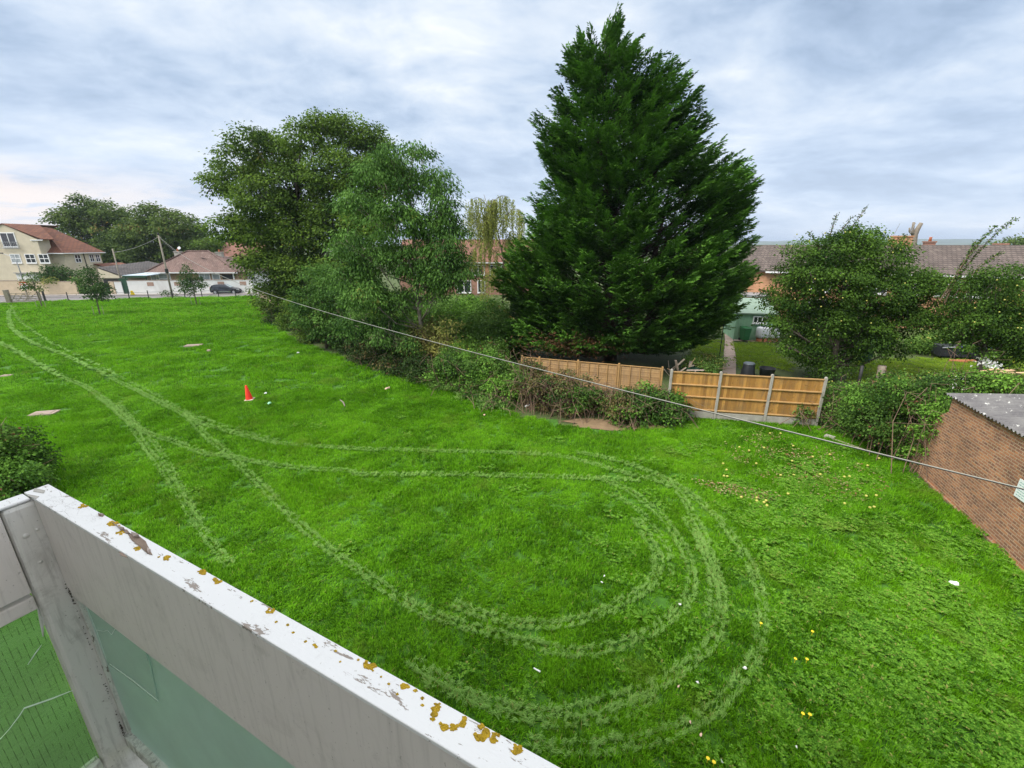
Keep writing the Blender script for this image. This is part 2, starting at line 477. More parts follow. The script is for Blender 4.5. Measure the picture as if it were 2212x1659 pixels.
# ------------------------------------------------------------------ mesh builder
class MB:
    def __init__(s):
        s.v, s.f, s.mi = [], [], []

    def add(s, vs, fs, mi=0):
        o = len(s.v)
        s.v += [tuple(p) for p in vs]
        s.f += [tuple(i + o for i in f) for f in fs]
        s.mi += [mi] * len(fs)
        return s

    def box(s, x0, y0, z0, x1, y1, z1, mi=0, M=None):
        vs = [(x0, y0, z0), (x1, y0, z0), (x1, y1, z0), (x0, y1, z0), (x0, y0, z1), (x1, y0, z1), (x1, y1, z1), (x0, y1, z1)]
        if M is not None:
            vs = [M @ Vector(p) for p in vs]
        return s.add(vs, [(0, 3, 2, 1), (4, 5, 6, 7), (0, 1, 5, 4), (1, 2, 6, 5), (2, 3, 7, 6), (3, 0, 4, 7)], mi)

    def prism(s, pts, axis, a, b, mi=0):
        """polygon pts extruded along axis ('x','y','z') from a to b"""
        n = len(pts)
        def mk(p, t):
            return {'x': (t, p[0], p[1]), 'y': (p[0], t, p[1]), 'z': (p[0], p[1], t)}[axis]
        vs = [mk(p, a) for p in pts] + [mk(p, b) for p in pts]
        fs = [tuple(range(n))[::-1], tuple(range(n, 2 * n))] + [(i, (i + 1) % n, n + (i + 1) % n, n + i) for i in range(n)]
        return s.add(vs, fs, mi)

    def tube(s, pts, rad, seg=6, caps=True, mi=0):
        pts = [Vector(p) for p in pts]
        if not hasattr(rad, '__len__'):
            rad = [rad] * len(pts)
        o = len(s.v)
        prev = None
        for i, p in enumerate(pts):
            d = (pts[min(i + 1, len(pts) - 1)] - pts[max(i - 1, 0)])
            if d.length < 1e-9:
                d = Vector((0, 0, 1))
            d.normalize()
            if prev is None:
                up = Vector((0, 0, 1)) if abs(d.z) < 0.9 else Vector((1, 0, 0))
                a = d.cross(up).normalized()
            else:
                a = (prev - d * prev.dot(d))
                a = a.normalized() if a.length > 1e-6 else d.orthogonal().normalized()
            prev = a
            b = d.cross(a)
            for k in range(seg):
                t = 2 * pi * k / seg
                s.v.append(tuple(p + (a * cos(t) + b * sin(t)) * rad[i]))
        for i in range(len(pts) - 1):
            for k in range(seg):
                k2 = (k + 1) % seg
                s.f.append((o + i * seg + k, o + i * seg + k2, o + (i + 1) * seg + k2, o + (i + 1) * seg + k))
                s.mi.append(mi)
        if caps:
            s.f.append(tuple(o + k for k in range(seg))[::-1])
            s.f.append(tuple(o + (len(pts) - 1) * seg + k for k in range(seg)))
            s.mi += [mi, mi]
        return s

    def lathe(s, prof, seg=16, c=(0, 0, 0), mi=0):
        o = len(s.v)
        for r, z in prof:
            for k in range(seg):
                t = 2 * pi * k / seg
                s.v.append((c[0] + r * cos(t), c[1] + r * sin(t), c[2] + z))
        n = len(prof)
        for i in range(n - 1):
            for k in range(seg):
                k2 = (k + 1) % seg
                s.f.append((o + i * seg + k, o + i * seg + k2, o + (i + 1) * seg + k2, o + (i + 1) * seg + k))
                s.mi.append(mi)
        s.f.append(tuple(o + k for k in range(seg))[::-1])
        s.f.append(tuple(o + (n - 1) * seg + k for k in range(seg)))
        s.mi += [mi, mi]
        return s

    def build(s, name, mat, parent=None, smooth=False, bevel=0.0):
        me = bpy.data.meshes.new(name)
        me.from_pydata(s.v, [], s.f)
        for m in (mat if isinstance(mat, (list, tuple)) else [mat]):
            me.materials.append(m)
        for p, k in zip(me.polygons, s.mi):
            p.material_index = k
            p.use_smooth = smooth
        if bevel:
            bm = bmesh.new()
            bm.from_mesh(me)
            bmesh.ops.bevel(bm, geom=[e for e in bm.edges if e.calc_face_angle(0) > 0.6], offset=bevel, segments=2, affect='EDGES', profile=0.5)
            bm.to_mesh(me)
            bm.free()
        me.update()
        o = bpy.data.objects.new(name, me)
        COL.objects.link(o)
        if parent is not None:
            o.parent = parent
        return o


def tag(o, label=None, cat=None, group=None, kind=None):
    if label: o['label'] = label
    if cat: o['category'] = cat
    if group: o['group'] = group
    if kind: o['kind'] = kind
    return o


def empty(name, label, cat, loc=(0, 0, 0), rz=0.0, group=None):
    o = bpy.data.objects.new(name, None)
    COL.objects.link(o)
    o.location = loc
    o.rotation_euler = (0, 0, rz)
    return tag(o, label, cat, group)


def copy_tree(o, parent=None):
    c = o.copy()
    COL.objects.link(c)
    if parent is not None:
        c.parent = parent
    for ch in list(o.children):
        copy_tree(ch, c)
    return c


# ------------------------------------------------------------------ foliage
def nrm(a):
    return a / np.maximum(np.linalg.norm(a, axis=-1, keepdims=True), 1e-9)


def sph(n):
    return nrm(rng.normal(size=(n, 3)))


def leaves(name, P, A, N, L, W, V, mat, parent=None, fold=0.18, loc=None):
    """one leaf = a folded pointed quad: base, left, tip, right"""
    n = len(P)
    A = nrm(A)
    B = nrm(np.cross(A, N))
    N2 = np.cross(B, A)
    L = np.broadcast_to(L, n)[:, None]
    W = np.broadcast_to(W, n)[:, None]
    base = P
    mid = P + A * L * 0.5
    lf = mid + B * W * 0.5 + N2 * W * fold
    rt = mid - B * W * 0.5 + N2 * W * fold
    tip = P + A * L - N2 * L * 0.12
    co = np.stack([base, rt, tip, lf], 1).reshape(-1, 3).astype(np.float32)
    if loc is not None:
        co = co - np.array(loc, dtype=np.float32)
    me = bpy.data.meshes.new(name)
    me.vertices.add(4 * n)
    me.vertices.foreach_set('co', co.ravel())
    me.loops.add(4 * n)
    me.loops.foreach_set('vertex_index', np.arange(4 * n, dtype=np.int32))
    me.polygons.add(n)
    me.polygons.foreach_set('loop_start', np.arange(0, 4 * n, 4, dtype=np.int32))
    me.polygons.foreach_set('loop_total', np.full(n, 4, dtype=np.int32))
    at = me.attributes.new('v', 'FLOAT', 'FACE')
    at.data.foreach_set('value', np.asarray(V, dtype=np.float32))
    me.materials.append(mat)
    me.update(calc_edges=True)
    o = bpy.data.objects.new(name, me)
    COL.objects.link(o)
    if parent is not None:
        o.parent = parent
    return o


def blob_leaves(blobs, per_m2, L, W, csize=0.45, ncl=34, droop=0.35, up=0.5, inner=0.2, squash=0.85):
    """leaf clumps on the skins of overlapping blobs (cx,cy,cz,r)"""
    Ps, As, Ns, Vs, Ls = [], [], [], [], []
    B = np.array([b[:4] for b in blobs], dtype=float)
    for b in blobs:
        cx, cy, cz, r = b[:4]
        dn = b[4] if len(b) > 4 else 1.0
        k = max(3, int(4 * pi * r * r * per_m2 * dn / ncl))
        d = sph(k)
        d[:, 2] = d[:, 2] * 0.9 + 0.12
        d = nrm(d)
        lump = 0.82 + 0.22 * np.array([mnoise.noise((x * 1.9 + cx, y * 1.9 + cy, z * 1.9 + cz)) * 1.6 for x, y, z in d])
        rad = r * lump * np.where(rng.random(k) < inner, rng.uniform(0.3, 0.9, k), rng.uniform(0.86, 1.06, k))
        c = np.array([cx, cy, cz]) + d * rad[:, None] * np.array([1, 1, squash])
        # drop clumps buried deep in a neighbour
        keep = np.ones(k, bool)
        for q in B:
            dd = np.linalg.norm((c - q[:3]) / q[3], axis=1)
            keep &= ~((dd < 0.55) & (q[3] > 0) & (rng.random(k) < 0.8))
        c, d = c[keep], d[keep]
        k = len(c)
        if not k:
            continue
        vv = np.clip(rng.random(k) * 0.42 + rng.uniform(-.06, .18), 0, .6)
        n = k * ncl
        off = rng.normal(size=(n, 3)) * csize * np.array([1, 1, 0.55])
        off[:, 2] -= 0.25 * np.linalg.norm(off[:, :2], axis=1)
        P = np.repeat(c, ncl, 0) + off
        out = np.repeat(d, ncl, 0)
        Nn = nrm(out * 0.5 + sph(n) * 0.75 + np.array([0, 0, up]))
        A = nrm(off * np.array([1, 1, 0.3]) + sph(n) * 0.35 + out * 0.35 + np.array([0, 0, -droop]))
        Ps.append(P); As.append(A); Ns.append(Nn)
        Vs.append(np.clip(np.repeat(vv, ncl) + rng.random(n) * 0.5, 0, 1))
    P, A, Nn, V = map(np.concatenate, (Ps, As, Ns, Vs))
    n = len(P)
    s = rng.uniform(0.65, 1.25, n)
    return P, A, Nn, L * s, W * s, V


def limbs(root, blobs, r0, seg=7, fork=0.35, top=None):
    """trunk from the root with a limb to every blob"""
    mb = MB()
    root = Vector(root)
    tops = sorted(blobs, key=lambda b: b[2])
    crown = Vector((sum(b[0] for b in blobs) / len(blobs), sum(b[1] for b in blobs) / len(blobs), 0))
    tz = max(b[2] for b in blobs)
    spine = []
    for i in range(9):
        t = i / 8
        spine.append(Vector((root.x + (crown.x - root.x) * t * 0.8 + R.uniform(-.12, .12), root.y + (crown.y - root.y) * t * 0.8 + R.uniform(-.12, .12), root.z + (tz - root.z) * t * 0.92)))
    spine[0] = root
    mb.tube(spine, [r0 * (1.25 if i == 0 else 1 - 0.85 * i / 8) for i in range(9)], seg)
    for b in blobs:
        c = Vector(b[:3])
        tt = max(0.12, min(0.95, ((c.z - b[3] * 1.1 - root.z) / max(0.1, tz - root.z)) * 0.85))
        k = tt * 8
        i = min(7, int(k))
        s = spine[i].lerp(spine[i + 1], k - i)
        m1 = s.lerp(c, 0.45) + Vector((R.uniform(-.2, .2), R.uniform(-.2, .2), -0.12 * (c - s).length + R.uniform(-.1, .1)))
        rr = r0 * (1 - 0.8 * tt) * 0.5
        mb.tube([s, m1, c], [rr, rr * 0.65, rr * 0.3], 5)
        for q in range(4):
            e = c + Vector(sph(1)[0]) * b[3] * 0.85
            m2 = c.lerp(e, 0.5) + Vector((0, 0, 0.08 * b[3]))
            st = m1.lerp(c, R.uniform(0.3, 1.0))
            mb.tube([st, m2, e], [rr * 0.35, rr * 0.2, rr * 0.08], 4, False)
    return mb


def px_blobs(lst, Y, spread=0.0, back=True, depth=2.2):
    """blob list given as (px, py, r_px[, density[, dY]]) at distance Y"""
    out = []
    for e in lst:
        px, py, rp = e[:3]
        dn = e[3] if len(e) > 3 else 1.0
        dy = e[4] if len(e) > 4 else 0.0
        y = Y + dy + R.uniform(-spread, spread)
        c = D(px, py, y)
        r = rp / F * (y * cos(TH) + (CAM_H - c.z) * sin(TH))
        out.append((c.x, c.y, c.z, r, dn))
        if back:
            out.append((c.x * 1.0 + R.uniform(-.4, .4), c.y + depth + r * 0.5, c.z, r * 0.85, dn * 0.55))
    return out


def tree(name, label, cat, blobs, root, r0, mat, per_m2, L, W, group=None, bark=None, **kw):
    root = Vector(root)
    e = empty(name, label, cat, root, group=group)
    t = limbs(root, blobs, r0)
    o = t.build('trunk', bark or BARK, e, smooth=True)
    for v in o.data.vertices:
        v.co -= root
    arr = blob_leaves(blobs, per_m2, L, W, **kw)
    leaves('crown', *arr, mat, e, loc=root)
    return e


# ------------------------------------------------------------------ ground, road
def sheet(name, pts, z, mat, kind='structure', label=None):
    me = bpy.data.meshes.new(name)
    me.from_pydata([(p[0], p[1], z) for p in pts], [], [tuple(range(len(pts)))])
    me.materials.append(mat)
    o = bpy.data.objects.new(name, me)
    COL.objects.link(o)
    o['kind'] = kind
    if label:
        o['label'] = label
    return o


def lawn_z(x, y):
    return 0.10 * mnoise.noise((x * 0.09, y * 0.09, 1.7)) + 0.03 * mnoise.noise((x * 0.4, y * 0.4, 5.1))


def grid_ground():
    """one sheet to the horizon, gently uneven near, flat far"""
    xs = np.concatenate([[-6000, -2500, -1000, -400, -200, -120], np.arange(-100, 61, 1.0), [80, 120, 200, 400, 1000, 2500, 6000]])
    ys = np.concatenate([[-400, -100, -30], np.arange(-12, 91, 1.0), [110, 150, 250, 500, 1000, 2500, 6500, 9000]])
    vs = []
    for y in ys:
        for x in xs:
            k = max(0.0, min(1.0, (58 - y) / 6)) * max(0, min(1, (x + 70) / 10)) * max(0, min(1, (40 - x) / 8)) * max(0, min(1, (y + 12) / 4))
            vs.append((x, y, lawn_z(x, y) * k))
    nx = len(xs)
    fs = [(j * nx + i, j * nx + i + 1, (j + 1) * nx + i + 1, (j + 1) * nx + i) for j in range(len(ys) - 1) for i in range(nx - 1)]
    me = bpy.data.meshes.new('ground')
    me.from_pydata(vs, [], fs)
    me.materials.append(TURF)
    for p in me.polygons:
        p.use_smooth = True
    o = bpy.data.objects.new('ground', me)
    COL.objects.link(o)
    o['kind'] = 'structure'
    return o


grid_ground()


def gz(x, y):
    k = max(0.0, min(1.0, (58 - y) / 6)) * max(0, min(1, (x + 70) / 10)) * max(0, min(1, (40 - x) / 8)) * max(0, min(1, (y + 12) / 4))
    return lawn_z(x, y) * k


# road along the far left side of the field
def edge_line(x):      # lawn / road edge
    return 64.4 + (x + 44) * 0.255


def wall_line(x):      # foot of the garden walls
    return 69.9 + (x + 44) * 0.10


xa, xb = -110, -22
sheet('road', [(xa, edge_line(xa) + 1.0), (xb, edge_line(xb) + 0.9), (xb, wall_line(xb) - 1.5), (xa, wall_line(xa) + 5)], 0.02, ASPH)
k_ = MB()
k_.add([(xa, wall_line(xa) - 1.35, 0), (xb, wall_line(xb) - 1.35, 0), (xb, wall_line(xb) + 0.2, 0), (xa, wall_line(xa) + .2, 0),
        (xa, wall_line(xa) - 1.35, .13), (xb, wall_line(xb) - 1.35, .13), (xb, wall_line(xb) + 0.2, .13), (xa, wall_line(xa) + .2, .13)],
       [(4, 5, 6, 7), (0, 1, 5, 4), (1, 2, 6, 5), (2, 3, 7, 6), (3, 0, 4, 7)])
tag(k_.build('pavement', PAVE), kind='structure')
k_ = MB()
k_.add([(xa, edge_line(xa) + .6, 0), (xb, edge_line(xb) + .6, 0), (xb, edge_line(xb) + 0.9, 0), (xa, edge_line(xa) + .9, 0),
        (xa, edge_line(xa) + .6, .12), (xb, edge_line(xb) + .6, .12), (xb, edge_line(xb) + 0.9, .12), (xa, edge_line(xa) + .9, .12)],
       [(4, 5, 6, 7), (0, 1, 5, 4), (1, 2, 6, 5), (2, 3, 7, 6), (3, 0, 4, 7)])
tag(k_.build('kerb', CONC), kind='structure')

# hills far off on the right
HM = plain("hill_green", (0.07, 0.10, 0.05), 1.0, 0.3, 0.004)
vs, fs = [], []
nn_ = 140
for i in range(nn_):
    a = radians(-75 + 150 * i / (nn_ - 1))
    for j, dd in enumerate((3200, 4200, 4800, 6000)):
        hh_ = (0, 22, 48, 30)[j] * (0.75 + 0.45 * mnoise.noise((i * 0.06, j * 0.4, 2))) + (6 * mnoise.noise((i * .5, j, 0)) if j else 0)
        if a < radians(10):
            hh_ *= 0.5
        vs.append((sin(a) * dd, cos(a) * dd, max(-1, hh_)))
for i in range(nn_ - 1):
    for j in range(3):
        o_ = i * 4 + j
        fs.append((o_, o_ + 4, o_ + 5, o_ + 1))
me = bpy.data.meshes.new('hills')
me.from_pydata(vs, [], fs)
me.materials.append(HM)
o = bpy.data.objects.new('hills', me)
COL.objects.link(o)
o['kind'] = 'structure'

# ------------------------------------------------------------------ grass
def patch(name, n, rad, hgt, wid, mat, lean=0.35, flat=False, seedv=0):
    """one square metre-ish clump of blades, each a bent two-piece blade"""
    g = np.random.default_rng(seedv)
    p = g.uniform(-rad, rad, (n, 2))
    tc_ = g.uniform(-rad, rad, (max(8, n // 9), 2))
    pick = g.integers(0, len(tc_), n)
    tuft = g.random(n) < 0.65
    p[tuft] = tc_[pick[tuft]] + g.normal(size=(tuft.sum(), 2)) * rad * 0.085
    tone = g.random(len(tc_))
    L = hgt * g.uniform(0.55, 1.2, n)
    az = g.uniform(0, 2 * pi, n)
    if flat:
        az = g.normal(0, 0.45, n)
        ln = g.uniform(1.0, 1.45, n)
    else:
        ln = np.abs(g.normal(0, lean, n)) + 0.15
        # the sward of one clump leans mostly one way
        az = np.where(g.random(n) < 0.6, g.normal(0, 0.7, n), az)
    w = wid * g.uniform(0.7, 1.3, n)
    d = np.stack([np.cos(az), np.sin(az)], 1)
    s = np.stack([-np.sin(az + g.normal(0, .5, n)), np.cos(az)], 1) * (w / 2)[:, None]
    b = np.concatenate([p, np.full((n, 1), -0.01)], 1)
    m = b + np.concatenate([d * (L * 0.5 * np.sin(ln * 0.6))[:, None], (L * 0.55 * np.cos(ln * 0.6))[:, None]], 1)
    t = m + np.concatenate([d * (L * 0.55 * np.sin(np.minimum(ln * 1.7, 2.0)))[:, None], (L * 0.5 * np.cos(np.minimum(ln * 1.7, 1.75)))[:, None]], 1)
    if flat:
        b[:, 2] = 0.0
        m[:, 2] = g.uniform(0.02, 0.06, n)
        t[:, 2] = g.uniform(0.01, 0.08, n)
    s3 = np.concatenate([s, np.zeros((n, 1))], 1)
    co = np.stack([b - s3, b + s3, m + s3 * 0.9, m - s3 * 0.9, t], 1).reshape(-1, 3)
    me = bpy.data.meshes.new(name)
    fs = []
    for i in range(n):
        o = i * 5
        fs += [(o, o + 1, o + 2, o + 3), (o + 3, o + 2, o + 4)]
    me.from_pydata([tuple(c) for c in co], [], fs)
    at = me.attributes.new('v', 'FLOAT', 'FACE')
    vv = np.where(tuft, tone[pick] * .6 + g.random(n) * .4, g.random(n))
    at.data.foreach_set('value', np.repeat(vv, 2).astype(np.float32))
    me.materials.append(mat)
    return bpy.data.objects.new(name, me)


def weed_patch(name, n, rad, size, mat, seedv):
    """rosettes of broad leaves: dandelion, dock and plantain"""
    g = np.random.default_rng(seedv)
    co, fs, vv = [], [], []
    for i in range(n):
        cx, cy = g.uniform(-rad, rad, 2)
        nl = g.integers(5, 9)
        a0 = g.uniform(0, 6.28)
        sz = size * g.uniform(0.6, 1.3)
        for k in range(nl):
            a = a0 + 6.28 * k / nl + g.normal(0, .25)
            L = sz * g.uniform(.7, 1.1)
            w = L * g.uniform(.34, .55)
            e = g.uniform(.35, 1.0)
            d = np.array([cos(a), sin(a), 0])
            s = np.array([-sin(a), cos(a), 0])
            b = np.array([cx, cy, 0.02])
            m = b + d * L * .5 * cos(e) + np.array([0, 0, L * .55 * sin(e)])
            t = m + d * L * .5 + np.array([0, 0, L * .1 * g.uniform(-1, 1)])
            o = len(co)
            co += [b, m - s * w / 2, t, m + s * w / 2]
            fs.append((o, o + 1, o + 2, o + 3))
            vv.append(g.random())
    me = bpy.data.meshes.new(name)
    me.from_pydata([tuple(c) for c in co], [], fs)
    at = me.attributes.new('v', 'FLOAT', 'FACE')
    at.data.foreach_set('value', np.array(vv, dtype=np.float32))
    me.materials.append(mat)
    return bpy.data.objects.new(name, me)


def scatter(name, label, P, rot, scl, idx, sources, cat=None):
    me = bpy.data.meshes.new(name)
    n = len(P)
    me.vertices.add(n)
    me.vertices.foreach_set('co', np.asarray(P, dtype=np.float32).ravel())
    a = me.attributes.new('rot', 'FLOAT_VECTOR', 'POINT')
    a.data.foreach_set('vector', np.asarray(rot, dtype=np.float32).ravel())
    a = me.attributes.new('scl', 'FLOAT_VECTOR', 'POINT')
    a.data.foreach_set('vector', np.asarray(scl, dtype=np.float32).ravel())
    a = me.attributes.new('idx', 'INT', 'POINT')
    a.data.foreach_set('value', np.asarray(idx, dtype=np.int32))
    o = bpy.data.objects.new(name, me)
    COL.objects.link(o)
    c = bpy.data.collections.new(name + '_sources')
    for s in sources:
        c.objects.link(s)
        me.materials.append(s.data.materials[0])
    ng = bpy.data.node_groups.new(name, 'GeometryNodeTree')
    ng.interface.new_socket('Geometry', in_out='INPUT', socket_type='NodeSocketGeometry')
    ng.interface.new_socket('Geometry', in_out='OUTPUT', socket_type='NodeSocketGeometry')
    N, Lk = ng.nodes.new, ng.links.new
    gi, go = N('NodeGroupInput'), N('NodeGroupOutput')
    ip = N('GeometryNodeInstanceOnPoints')
    ci = N('GeometryNodeCollectionInfo')
    ci.inputs['Collection'].default_value = c
    ci.inputs['Separate Children'].default_value = True
    ci.inputs['Reset Children'].default_value = True
    ip.inputs['Pick Instance'].default_value = True
    def att(nm, dt):
        q = N('GeometryNodeInputNamedAttribute')
        q.data_type = dt
        q.inputs['Name'].default_value = nm
        return q.outputs['Attribute']
    er = N('FunctionNodeEulerToRotation')
    Lk(gi.outputs[0], ip.inputs['Points'])
    Lk(ci.outputs[0], ip.inputs['Instance'])
    Lk(att('idx', 'INT'), ip.inputs['Instance Index'])
    Lk(att('rot', 'FLOAT_VECTOR'), er.inputs[0])
    Lk(er.outputs[0], ip.inputs['Rotation'])
    Lk(att('scl', 'FLOAT_VECTOR'), ip.inputs['Scale'])
    Lk(ip.outputs[0], go.inputs[0])
    md = o.modifiers.new('scatter', 'NODES')
    md.node_group = ng
    o['kind'] = 'stuff'
    o['label'] = label
    if cat:
        o['category'] = cat
    return o


def inside(P, poly):
    x, y = P[:, 0], P[:, 1]
    r = np.zeros(len(P), bool)
    n = len(poly)
    for i in range(n):
        x0, y0 = poly[i][0], poly[i][1]
        x1, y1 = poly[(i + 1) % n][0], poly[(i + 1) % n][1]
        c = ((y0 > y) != (y1 > y))
        with np.errstate(divide='ignore', invalid='ignore'):
            xi = (x1 - x0) * (y - y0) / (y1 - y0 + 1e-12) + x0
        r ^= c & (x < xi)
    return r


# lawn outline on the ground
LAWN = [G(*p) for p in ((-30, 659), (120, 651), (270, 646), (400, 642.5), (546, 640), (552, 668), (590, 700), (640, 738), (740, 775), (850, 805), (940, 838), (1060, 872), (1150, 905), (1300, 935), (1440, 925),
                        (1500, 902), (1600, 906), (1757, 915), (1850, 955), (1960, 985), (2000, 1045), (2100, 1140), (2212, 1243), (2500, 1500))]
LAWN = [(p.x, p.y) for p in LAWN] + [(20, -4), (-30, -4), (-90, 30)]

Z1 = lambda l: [(x * .4, 636 + y * .4) for x, y in l]
Z2 = lambda l: [(774.2 + .45 * x, 884.8 + .45 * y) for x, y in l]
TRACKS = [
    (Z1([(85, 70), (50, 100), (60, 170), (110, 230), (200, 280), (330, 330), (480, 400), (640, 480), (800, 560), (950, 640), (1100, 710), (1300, 770), (1500, 815), (1750, 835), (2000, 850)]) + Z2([(150, 200), (400, 208), (700, 215), (1000, 235), (1250, 300), (1500, 370), (1620, 540), (1700, 720), (1745, 900), (1720, 1080), (1600, 1210), (1400, 1330), (1150, 1420), (900, 1460), (600, 1400), (380, 1290), (240, 1200)]), .16, 1.1),
    (Z1([(1000, 650), (1100, 760), (1250, 890), (1400, 1030), (1600, 1230), (1800, 1400), (2000, 1530)]) + Z2([(150, 880), (280, 950), (400, 1000), (600, 1060), (850, 1130), (1100, 1165), (1350, 1090), (1500, 1000), (1580, 900), (1600, 780), (1550, 650), (1450, 510), (1300, 390), (1150, 330)]), .17, 1.0),
    (Z1([(0, 270), (150, 350), (300, 440), (450, 500), (550, 570), (700, 700), (800, 760), (950, 810), (1100, 870), (1250, 890), (1400, 920), (1600, 950), (1900, 965)]) + Z2([(0, 320), (400, 318), (800, 325), (1100, 330), (1350, 340)]), .17, 1.0),
    (Z1([(560, 570), (700, 700), (780, 820), (880, 950), (970, 1080), (1030, 1180), (1130, 1330), (1250, 1480)]), .16, .85),
    (Z1([(640, 600), (760, 730), (850, 830), (950, 990), (1010, 1100), (1090, 1230)]), .10, .7),
    (Z1([(870, 580), (1000, 640), (1120, 690), (1320, 755), (1520, 800)]), .10, .6),
    (Z2([(1330, 520), (1395, 620), (1440, 720), (1400, 840), (1250, 930), (1050, 1020), (800, 1030), (600, 985), (450, 930)]), .18, 1.1),
    (Z2([(1050, 210), (1250, 250), (1500, 350), (1700, 500), (1850, 700), (1925, 880), (1930, 1080), (1880, 1230), (1750, 1400), (1550, 1530), (1300, 1600), (1000, 1625), (820, 1600)]), .16, 1.2),
    (Z2([(1180, 400), (1300, 450), (1400, 540), (1490, 680), (1500, 800)]), .10, .8),
    (Z2([(1560, 520), (1640, 640), (1690, 760), (1760, 900)]), .12, 1.1),
    (Z1([(60, 60), (95, 130), (160, 190), (260, 260), (400, 330), (560, 410), (720, 490), (880, 570)]), .09, .7),
    (Z2([(300, 1290), (600, 1420), (900, 1500), (1200, 1470), (1450, 1380)]), .13, .9),
    (Z2([(1620, 590), (1680, 720), (1710, 840), (1700, 1000)]), .2, .9),
]
segs = []
for pts, w, st in TRACKS:
    g = [G(*p) for p in pts]
    # smooth resample
    cr = []
    for i in range(len(g) - 1):
        p0, p1, p2, p3 = g[max(i - 1, 0)], g[i], g[i + 1], g[min(i + 2, len(g) - 1)]
        for t in (0, .25, .5, .75):
            cr.append(0.5 * ((2 * p1) + (p2 - p0) * t + (2 * p0 - 5 * p1 + 4 * p2 - p3) * t * t + (3 * p1 - p0 - 3 * p2 + p3) * t ** 3))
    cr.append(g[-1])
    for a, b in zip(cr[:-1], cr[1:]):
        segs.append((a.x, a.y, b.x, b.y, w, st))
SEG = np.array(segs)


def track_info(P):
    """nearest track: distance relative to its half width, strength, heading"""
    best = np.full(len(P), 9e9)
    head = np.zeros(len(P))
    stg = np.zeros(len(P))
    for x0, y0, x1, y1, w, st in SEG:
        d = np.array([x1 - x0, y1 - y0])
        L2 = max(1e-9, d @ d)
        t = np.clip(((P[:, 0] - x0) * d[0] + (P[:, 1] - y0) * d[1]) / L2, 0, 1)
        dd = np.hypot(P[:, 0] - x0 - t * d[0], P[:, 1] - y0 - t * d[1]) / w
        m = dd < best
        best[m] = dd[m]
        head[m] = atan2(d[1], d[0])
        stg[m] = st
    return best, stg, head


def vnoise(P, s, z=0.0):
    return np.array([mnoise.noise((x * s, y * s, z)) for x, y in P[:, :2]])


SLABS = [((418, 747), 1.1, .7, 0.25), ((97, 895), .95, .55, 0.25), ((14, 814), .5, .4, 0.2)]
slab_c = [(G(*s[0]).x, G(*s[0]).y, s[1], s[3]) for s in SLABS]
sx, sy = G(1320, 918).x, G(1320, 918).y


def lawn_points(step, y0, y1, jit=0.5):
    P = []
    xs = np.arange(-75, 30, step)
    ys = np.arange(y0, y1, step)
    X, Y = np.meshgrid(xs, ys)
    P = np.stack([X.ravel(), Y.ravel()], 1)
    P += rng.uniform(-jit, jit, P.shape) * step
    m = inside(P, LAWN)
    m &= np.abs(P[:, 0]) < (P[:, 1] * 1.22 + 4.0)
    P = P[m]
    # keep slabs and bare earth free
    for cx, cy, l, r in slab_c:
        P = P[(np.abs(P[:, 0] - cx) > l * 0.55 + step * .2) | (np.abs(P[:, 1] - cy) > l * 0.42 + step * .2)]
    q = ((P[:, 0] - sx) / 2.0) ** 2 + ((P[:, 1] - sy) / 0.45) ** 2
    P = P[(q > 1) | (rng.random(len(P)) < 0.12)]
    return P


src_n = [patch('grass_clump_%d' % i, 420, 0.26, 0.135, 0.011, GRASS, 0.5, seedv=i) for i in range(4)]
src_m = [patch('grass_clump_mid_%d' % i, 340, 0.42, 0.17, 0.020, GRASS, 0.55, seedv=20 + i) for i in range(3)]
src_f = [patch('grass_clump_far_%d' % i, 340, 0.78, 0.21, 0.042, GRASS, 0.6, seedv=40 + i) for i in range(3)]
flat_n = [patch('pressed_clump_%d' % i, 12, 0.028, 0.105, 0.007, GRASS_FLAT, flat=True, seedv=60 + i) for i in range(3)]
flat_f = [patch('pressed_clump_far_%d' % i, 26, 0.06, 0.20, 0.020, GRASS_FLAT, flat=True, seedv=70 + i) for i in range(3)]


def lay_grass(name, label, step, y0, y1, src, zs=1.0):
    P = lawn_points(step, y0, y1)
    bd, st, hd = track_info(P)
    n = len(P)
    nz = vnoise(P, 0.55)
    nz2 = vnoise(P, 0.16, 4.0)
    lx, ly = vnoise(P, 0.35, 9.0), vnoise(P, 0.35, 17.0)
    ht = zs * (1.0 + 0.55 * nz + 0.4 * nz2)
    on = bd < 0.9
    ht = np.where(on, ht * 0.35, ht)
    ht = np.maximum(ht, 0.3)
    rot = np.stack([ly * 0.12, lx * 0.12, (lx + 1.3 * ly) * 5.5 + rng.normal(0, .55, n)], 1)
    z = np.array([gz(x, y) for x, y in P])
    P3 = np.concatenate([P, z[:, None]], 1)
    s = rng.uniform(0.9, 1.1, n)
    scl = np.stack([s, s, ht], 1)
    return scatter(name, label, P3, rot, scl, rng.integers(0, len(src), n), src)


lay_grass('grass', 'short bright green mown grass of the near field', 0.36, -1.5, 22, src_n)
lay_grass('grass', 'bright green grass of the middle of the field', 0.66, 22, 40, src_m)
lay_grass('grass', 'bright yellow-green grass of the far field up to the road', 1.05, 40, 68, src_f, 1.0)


